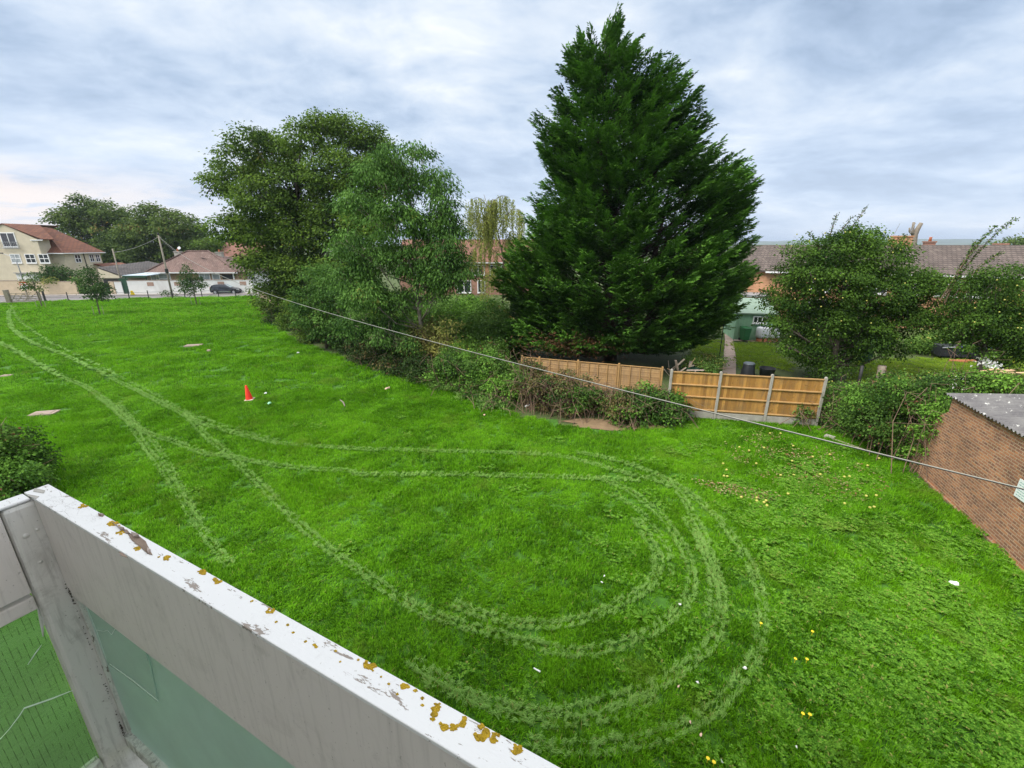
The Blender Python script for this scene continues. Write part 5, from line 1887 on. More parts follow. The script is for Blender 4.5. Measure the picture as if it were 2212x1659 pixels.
# tall glazed door in the gable with balcony rail
window(e, lx(17), 6.95, lx(49) - lx(17), 2.25, 0, 2, 1, fw=.14)
MB().box(lx(13), -.32, 6.75, lx(55), -.28, 7.7).build('glass_balustrade', plain("balustrade_glass", (.35, .38, .36), .2, .1, 2), e) if False else None
rb = MB()
for t in np.linspace(lx(13), lx(55), 12):
    rb.box(t - .015, -.3, 6.8, t + .015, -.27, 7.7)
rb.box(lx(13), -.31, 7.7, lx(55), -.26, 7.76)
rb.box(lx(13), -.31, 6.74, lx(55), -.26, 6.8)
rb.build('balcony_rail', GREYM, e)
for px in (13, 45, 74):
    window(e, lx(px + 11), 4.45, 1.65, 1.45, 0, 2, 2, pane=CURTAIN if px == 13 else WINDOW, fw=.11)
window(e, lx(31), 1.3, 1.3, 1.4, 0, 2, 2, fw=.11)
window(e, lx(84), 1.2, 1.1, 1.6, 0, 2, 2, fw=.11, pane=CURTAIN)
MB().box(lx(38), -1.0, 0, lx(74), -.003, 2.9).build('porch', WHITEWALL, e)
MB().box(lx(36), -1.2, 2.903, lx(76), -.003, 3.05).build('porch_roof', CONC, e)
for px, w_ in ((159, 1.1), (191, .9), (204, .9)):
    kk = (px - 1106) / 985.0
    yw = (X1 + hx0) / kk - Y
    fr = MB()
    for (y0_, y1_, z0_, z1_) in ((yw, yw + w_, 4.4, 4.5), (yw, yw + w_, 5.65, 5.75), (yw, yw + .1, 4.5, 5.65), (yw + w_ - .1, yw + w_, 4.5, 5.65), (yw + w_ / 2 - .04, yw + w_ / 2 + .04, 4.5, 5.65), (yw + .1, yw + w_ - .1, 5.03, 5.11)):
        fr.box(X1 + .003, y0_, z0_, X1 + .07, y1_, z1_)
    f_ = fr.build('window', WHITE, e)
    MB().box(X1 + .003, yw + .1, 4.5, X1 + .03, yw + w_ - .1, 5.65).build('pane', WINDOW, f_)
kk = (180 - 1106) / 985.0
MB().tube([(X1 + .08, (X1 + hx0) / kk - Y, 3.0), (X1 + .08, (X1 + hx0) / kk - Y, 5.9)], .06, 6).build('downpipe', DARKM, e)
# lean-to with red tiles on the right
lx0, lx1 = X1 + 1.2, X1 + 4.6
MB().prism([(lx0 - 1.2, 4.0), (lx1 + .2, 2.75), (lx1 + .2, 2.87), (lx0 - 1.2, 4.12)], 'y', 6.3, 12).build('lean_to_roof', TILE_RED, e)
MB().prism([(lx0 - 1.2, 0), (lx1, 0), (lx1, 2.7), (lx0 - 1.2, 3.9)], 'y', 6.5, 11.8).build('lean_to_wall', CREAM, e)

# --- low garage with dark roof
Yg = 72.5
g0, g1 = D(219, 610, Yg).x, D(262, 610, Yg).x
e = empty('garage', 'low cream garage with shallow dark tiled roof beside the cream house', 'garage', (g0, Yg, 0))
L_ = g1 - g0
MB().prism([(0, 2.2), (L_, 2.2), (L_, 2.45), (0, 3.7)], 'y', .02, .3).build('fascia', CREAM, e)
MB().box(0, .35, 0, L_, 7, 2.2).build('wall', CREAM, e)
MB().box(.2, .2, 0, L_ - .2, .33, 2.0).build('garage_door', DARKM, e)
g2 = D(314, 600, Yg).x - g0
MB().add([(0, .0, 3.75), (L_ + .3, 0, 2.5), (g2, 7.5, 3.3), (2.4, 7.5, 4.45), (0, .0, 3.87), (L_ + .3, 0, 2.62), (g2, 7.5, 3.42), (2.4, 7.5, 4.57)], [(3, 2, 1, 0), (4, 5, 6, 7), (0, 1, 5, 4), (1, 2, 6, 5), (2, 3, 7, 6), (3, 0, 4, 7)]).build('roof', TILE_DARK, e)

# carport
c0, c1 = D(264, 600, 71.8).x, D(334, 600, 71.8).x
e = empty('carport', 'flat pale blue carport roof beside the bungalow', 'carport', (c0, 71.8, 0))
L_ = c1 - c0
MB().add([(0, 0, 2.55), (L_ * .75, 0, 2.55), (L_, 3.5, 2.85), (L_ * .45, 6, 3.0), (0, 0, 2.65), (L_ * .75, 0, 2.65), (L_, 3.5, 2.95), (L_ * .45, 6, 3.1)], [(3, 2, 1, 0), (4, 5, 6, 7), (0, 1, 5, 4), (1, 2, 6, 5), (2, 3, 7, 6), (3, 0, 4, 7)]).build('roof', BLUE_ROOF, e)
MB().box(.05, -.06, 2.32, L_ * .75, -.003, 2.62).build('fascia', DKGREEN, e)
for x in (.3, L_ * .7):
    MB().box(x, .1, 0, x + .12, .22, 2.54).build('post', DKGREEN, e)
MB().box(L_ * .35, 5.2, 0, L_, 5.35, 2.35).build('side_boarding', ORFENCE, e)

# --- bungalow
Yb = 74.0
b0, b1 = D(315, 588, Yb).x, D(512, 588, Yb).x
e = empty('bungalow', 'brown tiled bungalow with two chimneys behind the white wall', 'house', (b0, Yb, 0))
L_ = b1 - b0
MB().box(2.6, .6, 0, L_ - .4, 9.4, 2.95).build('wall', BRICK_TAN, e)
o = hip_roof(e, .35, L_ - .35, .4, 9.6, 3.02, 6.25, TILE_PINK, over=.45, inset=None)
# ridge from picture columns 405..450
rm = o.data
rm.vertices[4].co.x = D(405, 543, 79).x - b0
rm.vertices[5].co.x = D(450, 543, 79).x - b0
for (i0, i1) in ((0, 4), (1, 5)):
    pa, pc = rm.vertices[i0].co, rm.vertices[i1].co
    MB().tube([Vector(pa) + Vector((0, 0, .06)), Vector(pc) + Vector((0, 0, .06))], .13, 6).build('hip_ridge', TILE_PINK, e)
MB().tube([rm.vertices[4].co + Vector((0, 0, .05)), rm.vertices[5].co + Vector((0, 0, .05))], .13, 6).build('ridge', TILE_PINK, e)
gutter(e, -.1, L_ + .1, -.06, 3.0)
# rear wing to the right
w0 = D(470, 580, 77).x - b0
w1 = D(545, 584, 77).x - b0
MB().box(w0, 3.3, 0, w1 - .6, 10, 2.95).build('wing_wall', WHITEWALL, e)
MB().add([(w0 - 2.5, 3.0, 5.3), (w1, 3.0, 3.02), (w1, 10.4, 3.02), (w0 - 2.5, 10.4, 5.3), (w0 - 2.5, 3.0, 5.2), (w1, 3.0, 2.92), (w1, 10.4, 2.92), (w0 - 2.5, 10.4, 5.2)], [(0, 1, 2, 3), (7, 6, 5, 4), (4, 5, 1, 0), (5, 6, 2, 1), (6, 7, 3, 2)]).build('wing_roof', TILE_PINK, e)
gutter(e, L_ - .2, w1, 2.997, 3.0)
for px, z1 in ((386, 6.1), (475, 6.0)):
    chimney(e, D(px, 560, 79).x - b0, 5.2, 4.0, z1, 1.0, .7, CONC, 1)
cx = lambda px: D(px, 595, 74.6).x - b0
window(e, cx(325), 1.3, 1.0, 1.45, .6, 1, 1, pane=CURTAIN, fw=.1)
window(e, cx(342), 1.2, 2.0, 1.55, .6, 1, 2, pane=CURTAIN, fw=.12)
window(e, cx(430), 1.3, 1.8, 1.5, .6, 2, 1, pane=CURTAIN, fw=.12)
window(e, cx(458), 1.25, 1.3, 1.5, .6, 1, 1, pane=CURTAIN, fw=.12)
MB().box(cx(480), .55, 0, cx(502), .598, 2.6).build('porch_shade_panel', DARKM, e)  # shade of a recessed porch put in as a flat dark panel
MB().box(cx(505), .3, 0, cx(507), .45, 2.85).build('porch_post', WHITE, e)
window(e, cx(515), 1.2, 1.3, 1.5, 3.3, 3, 1, pane=CURTAIN, fw=.08)
dish = MB().lathe([(.02, 0), (.16, .03), (.25, .09)], 12, (0, 0, 0)).build('satellite_dish', WHITE, e)
dish.location = (D(387, 540, 79).x - b0 + .1, 5.0, 6.75)
dish.rotation_euler = (1.2, .3, 0)

# roof behind the bungalow
e = empty('house', 'orange-red roofed house half hidden behind the bungalow chimney', 'house', (D(470, 560, 96).x, 96, 0))
L_ = D(560, 560, 96).x - D(470, 560, 96).x
MB().prism([(0, 0), (L_, 0), (L_, 4.6), (0, 4.6)], 'y', 0, 9).build('wall', BRICK_RED, e)
gable_roof(e, 0, L_, 0, 9, 4.6, 8.2, TILE_ORANGE, .3)

# --- white roadside wall, cream roadside wall
def garden_wall(name, label, px0, px1, py, h_, mat, th=.25):
    x0 = (px0 - 1106) / 960.0
    x1 = (px1 - 1106) / 960.0
    def at(k):
        y = (69.9 + 4.4) / (1 - .10 * k)
        return Vector((k * y, y, 0))
    a, b_ = at(x0), at(x1)
    loc, rz, Ln = fence_frame(a, b_)
    e = empty(name, label, 'wall', loc, rz)
    MB().box(0, 0, 0, Ln, th, h_).build('masonry', mat, e)
    MB().box(-.02, -.03, h_ + .003, Ln + .02, th + .03, h_ + .07).build('coping', CONC_PINK, e)
    return e, Ln


e, Ln = garden_wall('garden_wall', 'long white rendered wall with square openings behind the parked car', 280, 548, 634, 2.08, WHITEWALL)
GRILLE = plain("terracotta_grille", (.33, .22, .17), .9, .3, 14.0)
for px in (303 + 30, 375, 474, 522):
    t = (px - 280) / (548 - 280.0)
    k = {333: .16, 375: .37, 474: .72, 522: .90}[px]
    if px == 333:
        k = .155
    m = MB()
    x = Ln * k
    m.box(x, -.02, 1.28, x + .95, .02, 1.85)
    p = m.build('patterned_block', GRILLE, e)
garden_wall('garden_wall', 'short white wall stub left of the green door', 252, 267, 634, 1.95, WHITEWALL)
garden_wall('garden_wall', 'narrow beige wall end beside the garage drive', 240, 250, 634, 1.95, CREAM2)
garden_wall('garden_wall', 'beige rendered wall below the round bush', 60, 168, 637, 2.0, CREAM2)
garden_wall('garden_wall', 'pale beige wall at the far left behind the notice board', -60, 58, 637, 2.2, CREAM2)
k = (272 - 1106) / 960.0
y = 74.3 / (1 - .1 * k)
e = empty('garden_door', 'dark green boarded door between the white walls', 'door', (k * y - .6, y + .05, 0), .1)
dd = MB()
for i in range(8):
    dd.box(.16 * i, 0, 0.05, .16 * i + .15, .05, 2.45)
dd.build('boards', DKGREEN, e)
k = (291 - 1106) / 960.0
o = MB().prism([(-.3, 0), (.3, 0), (.12, .62), (-.12, .62)], 'y', -.04, .04).build('warning_board', YELLOW)
o.location = (k * 67.6, 67.2, .13)
o.rotation_euler = (.2, 0, .2)
tag(o, 'small yellow warning board leaning by the white wall', 'sign')

# --- parked car
def car():
    g = G(441, 638.5)
    g2 = G(507, 637)
    e = empty('parked_car', 'dark grey hatchback parked by the white wall', 'car', ((g.x + g2.x) / 2, (g.y + g2.y) / 2 + 2.0, .02), .1)
    Lc = 4.2
    prof = [(-2.08, .35), (-2.1, .75), (-2.02, 1.0), (-1.75, 1.38), (-1.5, 1.47), (-.6, 1.5), (.1, 1.44), (.95, 1.0), (1.7, .86), (2.02, .68), (2.08, .4), (2.0, .28), (1.75, .25), (1.72, .5), (1.5, .68), (1.2, .68), (.98, .5), (.95, .25),
            (-.95, .25), (-.98, .5), (-1.2, .68), (-1.5, .68), (-1.72, .5), (-1.75, .25), (-2.0, .26)]
    bm = MB()
    n = len(prof)
    def ring(y, inset):
        return [(x, y if z < 1.0 else y * (1 - inset * (z - 1.0)), z) for x, z in prof]
    vs = ring(-.85, .35) + ring(.85, .35)
    bm.add(vs, [tuple(range(n))[::-1], tuple(range(n, 2 * n))] + [(i, (i + 1) % n, n + (i + 1) % n, n + i)[::1] for i in range(n)])
    b_ = bm.build('body', CARP, e, bevel=.04)
    sd_ = MB()
    for s in (-1, 1):
        for poly in ([(-1.62, 1.06), (-1.45, 1.38), (-.62, 1.42), (-.62, 1.04)], [(-.54, 1.04), (-.54, 1.42), (.05, 1.37), (.72, 1.02)]):
            q = MB()
            q.add([(x, s * (.853 * (1 - .35 * max(0, z - 1.0)) + .004), z) for x, z in poly] + [(x, s * (.853 * (1 - .35 * max(0, z - 1.0)) + .012), z) for x, z in poly],
                  [(0, 1, 2, 3), (4, 5, 6, 7), (0, 4, 5, 1), (1, 5, 6, 2), (2, 6, 7, 3), (3, 7, 4, 0)])
            q.build('side_window', WINDOW, e)
    q = MB()
    q.add([(.17, -.62, 1.43), (.17, .62, 1.43), (.93, .74, 1.03), (.93, -.74, 1.03), (.18, -.62, 1.45), (.18, .62, 1.45), (.94, .74, 1.05), (.94, -.74, 1.05)], [(0, 1, 2, 3), (7, 6, 5, 4), (0, 4, 5, 1), (1, 5, 6, 2), (2, 6, 7, 3), (3, 7, 4, 0)])
    q.build('windscreen', plain("windscreen_glass", (.25, .3, .33), .1, .1, 1, spec=.8), e)
    MB().box(-.9, -.862, .33, .9, -.853, .42).build('sill_trim', CHROME, e)
    for s in (-1, 1):
        MB().box(1.85, s * .6 - .2, .66, 2.05, s * .6 + .2, .78).build('headlight', CHROME, e, bevel=.03)
        MB().box(-2.09, s * .65 - .14, .85, -2.0, s * .65 + .14, 1.05).build('tail_light', REDP, e, bevel=.02)
    for x in (-1.35, 1.35):
        for s in (-1, 1):
            w_ = MB()
            for a_ in (0,):
                w_.add([(x + .32 * cos(t), s * .66, .32 + .32 * sin(t)) for t in np.linspace(0, 2 * pi, 18, endpoint=False)] + [(x + .32 * cos(t), s * .86, .32 + .32 * sin(t)) for t in np.linspace(0, 2 * pi, 18, endpoint=False)],
                       [tuple(range(18)), tuple(range(18, 36))] + [(i, (i + 1) % 18, 18 + (i + 1) % 18, 18 + i) for i in range(18)])
            wh = w_.build('wheel', BLACK, e)
            r_ = MB()
            r_.add([(x + .2 * cos(t), s * .862, .32 + .2 * sin(t)) for t in np.linspace(0, 2 * pi, 10, endpoint=False)] + [(x + .2 * cos(t), s * .872, .32 + .2 * sin(t)) for t in np.linspace(0, 2 * pi, 10, endpoint=False)],
                   [tuple(range(10)), tuple(range(10, 20))] + [(i, (i + 1) % 10, 10 + (i + 1) % 10, 10 + i) for i in range(10)])
            r_.build('rim', GREYM, wh)


car()

# --- red-roofed terrace beyond the birch
Ym = 68.0
m0, m1 = D(860, 560, Ym).x, D(1190, 560, Ym).x
e = empty('terrace_house', 'brick house with orange-red roof and one chimney behind the birch', 'house', (m0, Ym, 0))
L_ = m1 - m0
MB().prism([(0, 0), (9, 0), (9, 5), (4.5, 7.9), (0, 5)], 'x', 0, L_).build('wall', BRICK_RED, e)
gable_roof(e, 0, L_, 0, 9, 5.0, 8.0, TILE_ORANGE, .35)
gutter(e, -.1, L_ + .1, -.36, 4.82)
mx = lambda px: D(px, 570, Ym).x - m0
chimney(e, mx(1049), 4.5, 7.4, 9.6, 1.1, .7, BRICK_RED, 2)
for px, w_ in ((1018, 2.0), (1058, 1.0), (1082, 1.3), (930, 1.6), (885, 1.8), (1140, 1.8)):
    window(e, mx(px), 2.95, w_, 1.5, 0, 2 if w_ > 1.5 else 1, 1, fw=.12)
for px, w_ in ((985, 2.2), (1030, 1.2), (1095, 1.5), (930, 1.2)):
    window(e, mx(px), .3, w_, 1.9, 0, 2, 1, fw=.14)
MB().box(mx(1042), -.05, 2.75, mx(1056), -.003, 4.8).build('hung_tiles', BRICK_ORANGE, e)

# --- brown-roofed terrace on the right
tl = Vector((23.6, 46.1, 0))
e = empty('terrace_house', 'long orange brick terrace with brown tiled roof on the right', 'house', tl, -math.atan2(5.3, 11.2))
L_ = 46.0
MB().prism([(0, 0), (8, 0), (8, 5), (4, 7.15), (0, 5)], 'x', 0, L_).build('wall', BRICK_ORANGE, e)
gable_roof(e, 0, L_, 0, 8, 5.0, 7.2, TILE_BROWN, .4)
gutter(e, 2, L_, -.41, 4.83)


def terr_x(px, py=583):
    """distance along the terrace front seen at a picture column"""
    a, b_, c = ray(px, py)
    d = Vector((11.2, -5.3, 0)).normalized()
    # tl + d*s = t*(a,b)
    s = (tl.x * b_ - tl.y * a) / (d.y * a - d.x * b_)
    return s


chimney(e, terr_x(1920) + 1.4, 4.0, 6.5, 8.05, 1.5, .8, BRICK_ORANGE, 0)
chimney(e, terr_x(2001) + 1.4, 5.6, 6.5, 7.55, .8, .6, BRICK_RED, 1)
chimney(e, terr_x(2172) + 1.4, 5.6, 6.3, 7.35, .8, .6, BRICK_RED, 0)
for px in (1905, 1940):
    MB().tube([(terr_x(px) + 1.2, 4.0, 8.1), (terr_x(px) + 1.5, 4.0, 9.3)], .02, 4).build('aerial', GREYM, e)
for px, w_ in ((2034, 1.5), (2100, 1.6), (1880, 1.6), (1960, 1.6), (1760, 1.6)):
    window(e, terr_x(px), 3.0, w_, 1.45, 0, 2, 1, fw=.12)
    if px < 1800: window(e, terr_x(px), .7, w_ + .3, 1.6, 0, 2, 1, fw=.12)
ox = terr_x(1600)
MB().box(ox, -3.2, 2.55, terr_x(1668), -.003, 2.72).build('lean_to_roof', GREYM, e)
MB().box(ox + .2, -3.0, 0, terr_x(1668) - .2, -.2, 2.54).build('lean_to', BRICK_ORANGE, e)
MB().box(ox + .5, -3.03, 1.2, ox + 3.2, -3.003, 2.2).build('lean_to_window', CURTAIN, e)

# lopped trunk behind the roof
q = D(1972, 540, 60)
e = empty('lopped_tree', 'pale forked tree stump with sawn limbs rising behind the brown roof', 'tree', (q.x, 60, 0))
loc = e.location
W2 = lambda px, py: D(px, py, 60) - loc
MB().tube([(0, 0, 0), W2(1972, 535), W2(1976, 508), W2(1982, 495), W2(1990, 482)], [.42, .38, .32, .27, .22], 9).build('trunk', BARK_PALE, e, smooth=True)
MB().tube([W2(1975, 512), W2(1971, 500), W2(1974, 480)], [.2, .17, .14], 8).build('limb', BARK_PALE, e, smooth=True)
MB().tube([W2(1972, 508), W2(1965, 500), W2(1965, 492)], [.14, .12, .1], 7).build('limb', BARK_PALE, e, smooth=True)

# ------------------------------------------------------------------ garden beyond the fence
gpoly = [(1490, 808), (1565, 810), (1572, 760), (1574, 735), (1530, 735)]
def ground_patch(name, pts, mat, z=.03, kind='structure'):
    g = [G(*p) for p in pts]
    mb = MB()
    mb.add([(p.x, p.y, z) for p in g], [tuple(range(len(g)))])
    o = mb.build(name, mat)
    o['kind'] = kind
    return o


ground_patch('garden_path', [(1559, 812), (1589, 812), (1590, 775), (1583, 735), (1578, 700), (1563, 700), (1566, 735), (1563, 775)], PATHM, .05)
ground_patch('patio', [(1583, 737), (1663, 741), (1668, 734), (1590, 728)], CONC_PINK, .045)
gsrc = [patch('garden_clump_%d' % i, 260, 0.40, 0.10, 0.018, GRASS_G, 0.5, seedv=120 + i) for i in range(3)]
def garden_lawn(poly, label, step=.5):
    pl = [(q.x, q.y) for q in (G(*p) for p in poly)]
    a = np.array(pl)
    lo, hi = a.min(0), a.max(0)
    X, Y = np.meshgrid(np.arange(lo[0], hi[0], step), np.arange(lo[1], hi[1], step))
    P = np.stack([X.ravel(), Y.ravel()], 1) + rng.uniform(-.2, .2, (X.size, 2))
    P = P[inside(P, pl)]
    n = len(P)
    scatter('garden_grass', label, np.concatenate([P, np.full((n, 1), .03)], 1), np.stack([rng.normal(0, .12, n), rng.normal(0, .12, n), rng.uniform(0, 6.28, n)], 1), np.ones((n, 3)), rng.integers(0, 3, n), gsrc)


garden_lawn([(1593, 800), (1592, 775), (1586, 741), (1665, 744), (1720, 800)], 'yellow-green garden lawn in front of the green shed')
garden_lawn([(1490, 812), (1557, 812), (1561, 760), (1563, 735), (1500, 735)], 'yellowish garden lawn left of the path')
garden_lawn([(1840, 832), (1900, 834), (2212, 850), (2212, 770), (1855, 778)], 'garden lawn glimpsed behind the bramble bank')

# green shed
s0, s1 = G(1583, 734), G(1668, 737)
loc, rz, Ln = fence_frame(s0, s1)
e = empty('garden_shed', 'green ribbed garden shed with white framed window', 'shed', loc, rz)
sh = MB()
n = 26
for i in range(n):
    a, b_ = Ln * i / n, Ln * (i + 1) / n
    sh.box(a, -.0 if i % 2 else -.03, 0.05, b_, .1, 2.12)
sh.box(0, .1, .05, Ln, 3.0, 2.12)
sh.build('wall', GREENP, e)
MB().add([(-.15, -.2, 2.13), (Ln + .15, -.2, 2.13), (Ln + .15, 3.2, 2.95), (-.15, 3.2, 2.95), (-.15, -.2, 2.22), (Ln + .15, -.2, 2.22), (Ln + .15, 3.2, 3.04), (-.15, 3.2, 3.04)],
         [(3, 2, 1, 0), (4, 5, 6, 7), (0, 1, 5, 4), (1, 2, 6, 5), (2, 3, 7, 6), (3, 0, 4, 7)]).build('roof', GREENROOF, e)
window(e, 1.25, 1.42, 1.0, .55, -.03, 3, 1, fw=.07)
# wheelie bin
def wheelie(label, loc, rz=0.1, mat=GREENBIN):
    e = empty('wheelie_bin', label, 'bin', loc, rz)
    MB().add([(-.22, -.27, .08), (.22, -.27, .08), (.22, .27, .08), (-.22, .27, .08), (-.28, -.34, .98), (.28, -.34, .98), (.28, .36, .98), (-.28, .36, .98)],
             [(0, 3, 2, 1), (4, 5, 6, 7), (0, 1, 5, 4), (1, 2, 6, 5), (2, 3, 7, 6), (3, 0, 4, 7)]).build('body', mat, e, bevel=.02)
    MB().add([(-.3, -.37, .985), (.3, -.37, .985), (.3, .4, 1.0), (-.3, .4, 1.0), (-.28, -.34, 1.05), (.28, -.34, 1.05), (.28, .38, 1.1), (-.28, .38, 1.1)],
             [(0, 3, 2, 1), (4, 5, 6, 7), (0, 1, 5, 4), (1, 2, 6, 5), (2, 3, 7, 6), (3, 0, 4, 7)]).build('lid', mat, e, bevel=.02)
    for s in (-1, 1):
        w_ = MB()
        w_.tube([(s * .2, .3, .1), (s * .27, .3, .1)], .1, 12)
        w_.build('wheel', BLACK, e)
    return e
w_ = G(1607, 737)
wheelie('green wheelie bin in front of the green shed', (w_.x, w_.y, .05))
w_ = G(1866, 782)
wheelie('dark green bin glimpsed between the apple tree and brambles', (w_.x, w_.y, .0), .4, DKGREEN)
# water tanks on bricks
for i, (px, lab) in enumerate([(1642, 'white plastic water tank nearer the wheelie bin, on orange bricks'), (1665, 'white plastic water tank half hidden by the apple tree')]):
    w_ = G(px, 738)
    e = empty('water_tank', lab, 'tank', (w_.x, w_.y - .15, .05), .08, 'water tanks by the shed')
    MB().box(-.4, -.3, .28, .4, .35, 1.15).build('tank', TANK, e, bevel=.12, smooth=True)
    MB().lathe([(.1, 0), (.1, .06)], 10, (0, 0, 1.151)).build('cap', BLACK, e)
    MB().box(-.32, -.2, 0, -.08, .2, .279).box(.08, -.2, 0, .32, .2, .279).build('brick_support', TERRA, e)
# clothes pole
a_, b_ = G(1549, 806), D(1565, 690, G(1549, 806).y + .2)
tag(MB().tube([a_, b_], [.028, .022], 8).build('washing_pole', BLACK), 'thin black leaning washing line pole beside the garden path', 'pole')
# compost bins
for px, lab in [(1614, 'black compost bin with lid left of the pair behind the fence'), (1655, 'open black tub right of the compost bin under the apple tree')]:
    w_ = G(px, 813)
    e = empty('compost_bin', lab, 'bin', (w_.x, w_.y, 0), 0, 'black bins behind the fence')
    if px == 1614:
        MB().lathe([(.40, 0), (.40, .05), (.30, .72), (.29, .74)], 20).build('body', BLACK, e, smooth=True)
        MB().lathe([(.31, .741), (.32, .78), (.26, .84), (.05, .87)], 20).build('lid', plain("grey_lid", (.10, .12, .14), .4), e, smooth=True)
    else:
        MB().lathe([(.36, 0), (.42, .5), (.44, .52), (.41, .52), (.36, .1)], 20).build('body', BLACK, e, smooth=True)
# timber heap with green crate
w_ = G(1462, 823)
e = empty('timber_heap', 'heap of broken pink and grey boards behind the fence post gap', 'wood pile', (w_.x, w_.y, 0))
for i in range(16):
    a = Vector((R.uniform(-.7, .8), R.uniform(-.3, .5), R.uniform(0, .7)))
    d = Vector((R.uniform(-1, 1), R.uniform(-.5, .5), R.uniform(.1, 1.1))).normalized() * R.uniform(.5, 1.0)
    m = MB()
    b_ = a + d
    s = Vector((-d.y, d.x, 0)).normalized() * R.uniform(.04, .09)
    up = Vector((0, 0, .03))
    m.add([a - s, a + s, b_ + s, b_ - s, a - s + up, a + s + up, b_ + s + up, b_ - s + up], [(0, 3, 2, 1), (4, 5, 6, 7), (0, 1, 5, 4), (1, 2, 6, 5), (2, 3, 7, 6), (3, 0, 4, 7)])
    m.build('board', R.choice([LAVEND, PLANK, TIMBER, LAVEND]), e)
w_ = G(1493, 822)
e = empty('plastic_crate', 'dark green plastic crate beside the heap of boards', 'crate', (w_.x, w_.y, 0), .3)
MB().box(-.3, -.2, .3, .3, .2, .34).box(-.3, -.2, .34, -.27, .2, .75).box(.27, -.2, .34, .3, .2, .75).box(-.27, -.2, .34, .27, -.17, .75).box(-.27, .17, .34, .27, .2, .75).build('tub', DKGREEN, e)
MB().box(-.25, -.16, 0, .25, .16, .299).build('stand', TIMBER, e)
# dark stump posts
for px, py, hh_, r_, lab in [(1850, 838, 1.25, .09, 'black stump post behind the block wall'), (1893, 836, 1.2, .2, 'grey weathered stump post among the brambles')]:
    w_ = G(px, py)
    o = MB().tube([(0, 0, 0), (.05, 0, hh_ * .5), (.02, 0, hh_)], [r_, r_ * .85, r_ * .95], 9).build('stump_post', DARKM if r_ < .1 else TIMBER, smooth=True)
    o.location = (w_.x, w_.y, 0)
    tag(o, lab, 'post')
# garden clutter on the right
w_ = G(2065, 775)
e = empty('covered_frame', 'low black covered frame with a blue bar behind the brambles', 'garden frame', (w_.x, w_.y, 0), -.3)
MB().box(-1.2, -.5, .2, 1.3, .6, .9).build('cover', BLACK, e, bevel=.05)
MB().tube([(-.2, -.56, .93), (1.35, -.56, .95)], .04, 8).build('bar', BLUEP, e)
MB().tube([(-1.2, -.55, .8), (-.2, -.56, .93)], .03, 8).build('bar', GREYM, e)
for i in range(9):
    w_ = G(2054 + i * 8, 783)
    o = MB().box(-.11, -.06, 0, .11, .06, .16).build('edging_brick', TERRA, bevel=.01)
    o.location = (w_.x, w_.y, .02)
    o.rotation_euler = (0, 0, -.3 + R.uniform(-.1, .1))
    tag(o, '%s orange edging brick from the left in the row below the black covered frame' % ('first', 'second', 'third', 'fourth', 'fifth', 'sixth', 'seventh', 'eighth', 'ninth')[i], 'brick', 'orange edging bricks')
w_ = D(2170, 806, 15.2)
e = empty('plank_pile', 'pale planks lying on the bramble bank at the right edge', 'wood pile', (w_.x, w_.y, w_.z))
for i, (a, b_) in enumerate([((-.5, 0, 0), (.6, .3, .02)), ((-.35, -.2, .05), (.8, -.05, .0)), ((-.6, .25, -.05), (.3, .5, .0))]):
    a, b_ = Vector(a), Vector(b_)
    d = (b_ - a)
    s = Vector((-d.y, d.x, 0)).normalized() * .09
    up = Vector((0, 0, .03))
    MB().add([a - s, a + s, b_ + s, b_ - s, a - s + up, a + s + up, b_ + s + up, b_ - s + up], [(0, 3, 2, 1), (4, 5, 6, 7), (0, 1, 5, 4), (1, 2, 6, 5), (2, 3, 7, 6), (3, 0, 4, 7)]).build('plank', PLANK, e)

# ------------------------------------------------------------------ brick garage on the right
C0 = Vector((13.55, 12.67, 0))
rz = atan2(-.943, -.333)
e = empty('brick_garage', 'red-brown brick garage with corrugated roof at the right edge', 'garage', C0, rz)
GL, GW, GH = 8.5, 5.2, 2.95
hE = lambda y: GH + y * .09
MB().prism([(0, -.1), (GW, -.1), (GW, hE(GW)), (0, GH)], 'x', 0, GL).build('wall', BRICK_GARAGE, e)
MB().box(-.03, -.05, -.1, GL + .03, -.002, .10).build('plinth', BRICK_GARAGE, e, bevel=.02)
m, h_, bs, out = new_mat("asbestos_roof")
tc = h_.n('ShaderNodeTexCoord')
n1_ = h_.noise(tc.outputs['Object'], 1.6, 8, .7, .3)
n2_ = h_.noise(tc.outputs['Object'], 5.5, 6, .7)
c_ = h_.mix(h_.ramp(n1_, [(.35, 0), (.65, 1)]), (.105, .10, .105), (.19, .185, .18))
c_ = h_.mix(h_.ramp(n2_, [(.60, 0), (.66, 1)]), c_, (.62, .62, .58))
c_ = h_.mix(h_.ramp(n2_, [(.30, .8), (.38, 0)]), c_, (.07, .07, .06))
h_.l(c_, bs.inputs['Base Color'])
bs.inputs['Roughness'].default_value = .95
rf = MB()
pitch, amp = .146, .028
nx = int((GL + .3) / pitch * 8)
yy = [-.14, 1.2, 2.6, 4.0, GW + .1]
vs = []
for lay in (0, 1):
    for j, y in enumerate(yy):
        for i in range(nx + 1):
            x = -.15 + (GL + .3) * i / nx
            vs.append((x, y, hE(y) + .05 + amp * sin(2 * pi * x / pitch) - lay * .008 + .004 * sin(x * 3.1 + j)))
fs = []
for lay in (0, 1):
    for j in range(4):
        for i in range(nx):
            o_ = lay * 5 * (nx + 1)
            q = (o_ + j * (nx + 1) + i, o_ + j * (nx + 1) + i + 1, o_ + (j + 1) * (nx + 1) + i + 1, o_ + (j + 1) * (nx + 1) + i)
            fs.append(q if lay == 0 else q[::-1])
o_ = 5 * (nx + 1)
for i in range(nx):
    fs.append((i, o_ + i, o_ + i + 1, i + 1))
rf.add(vs, fs)
rf.build('roof', m, e)
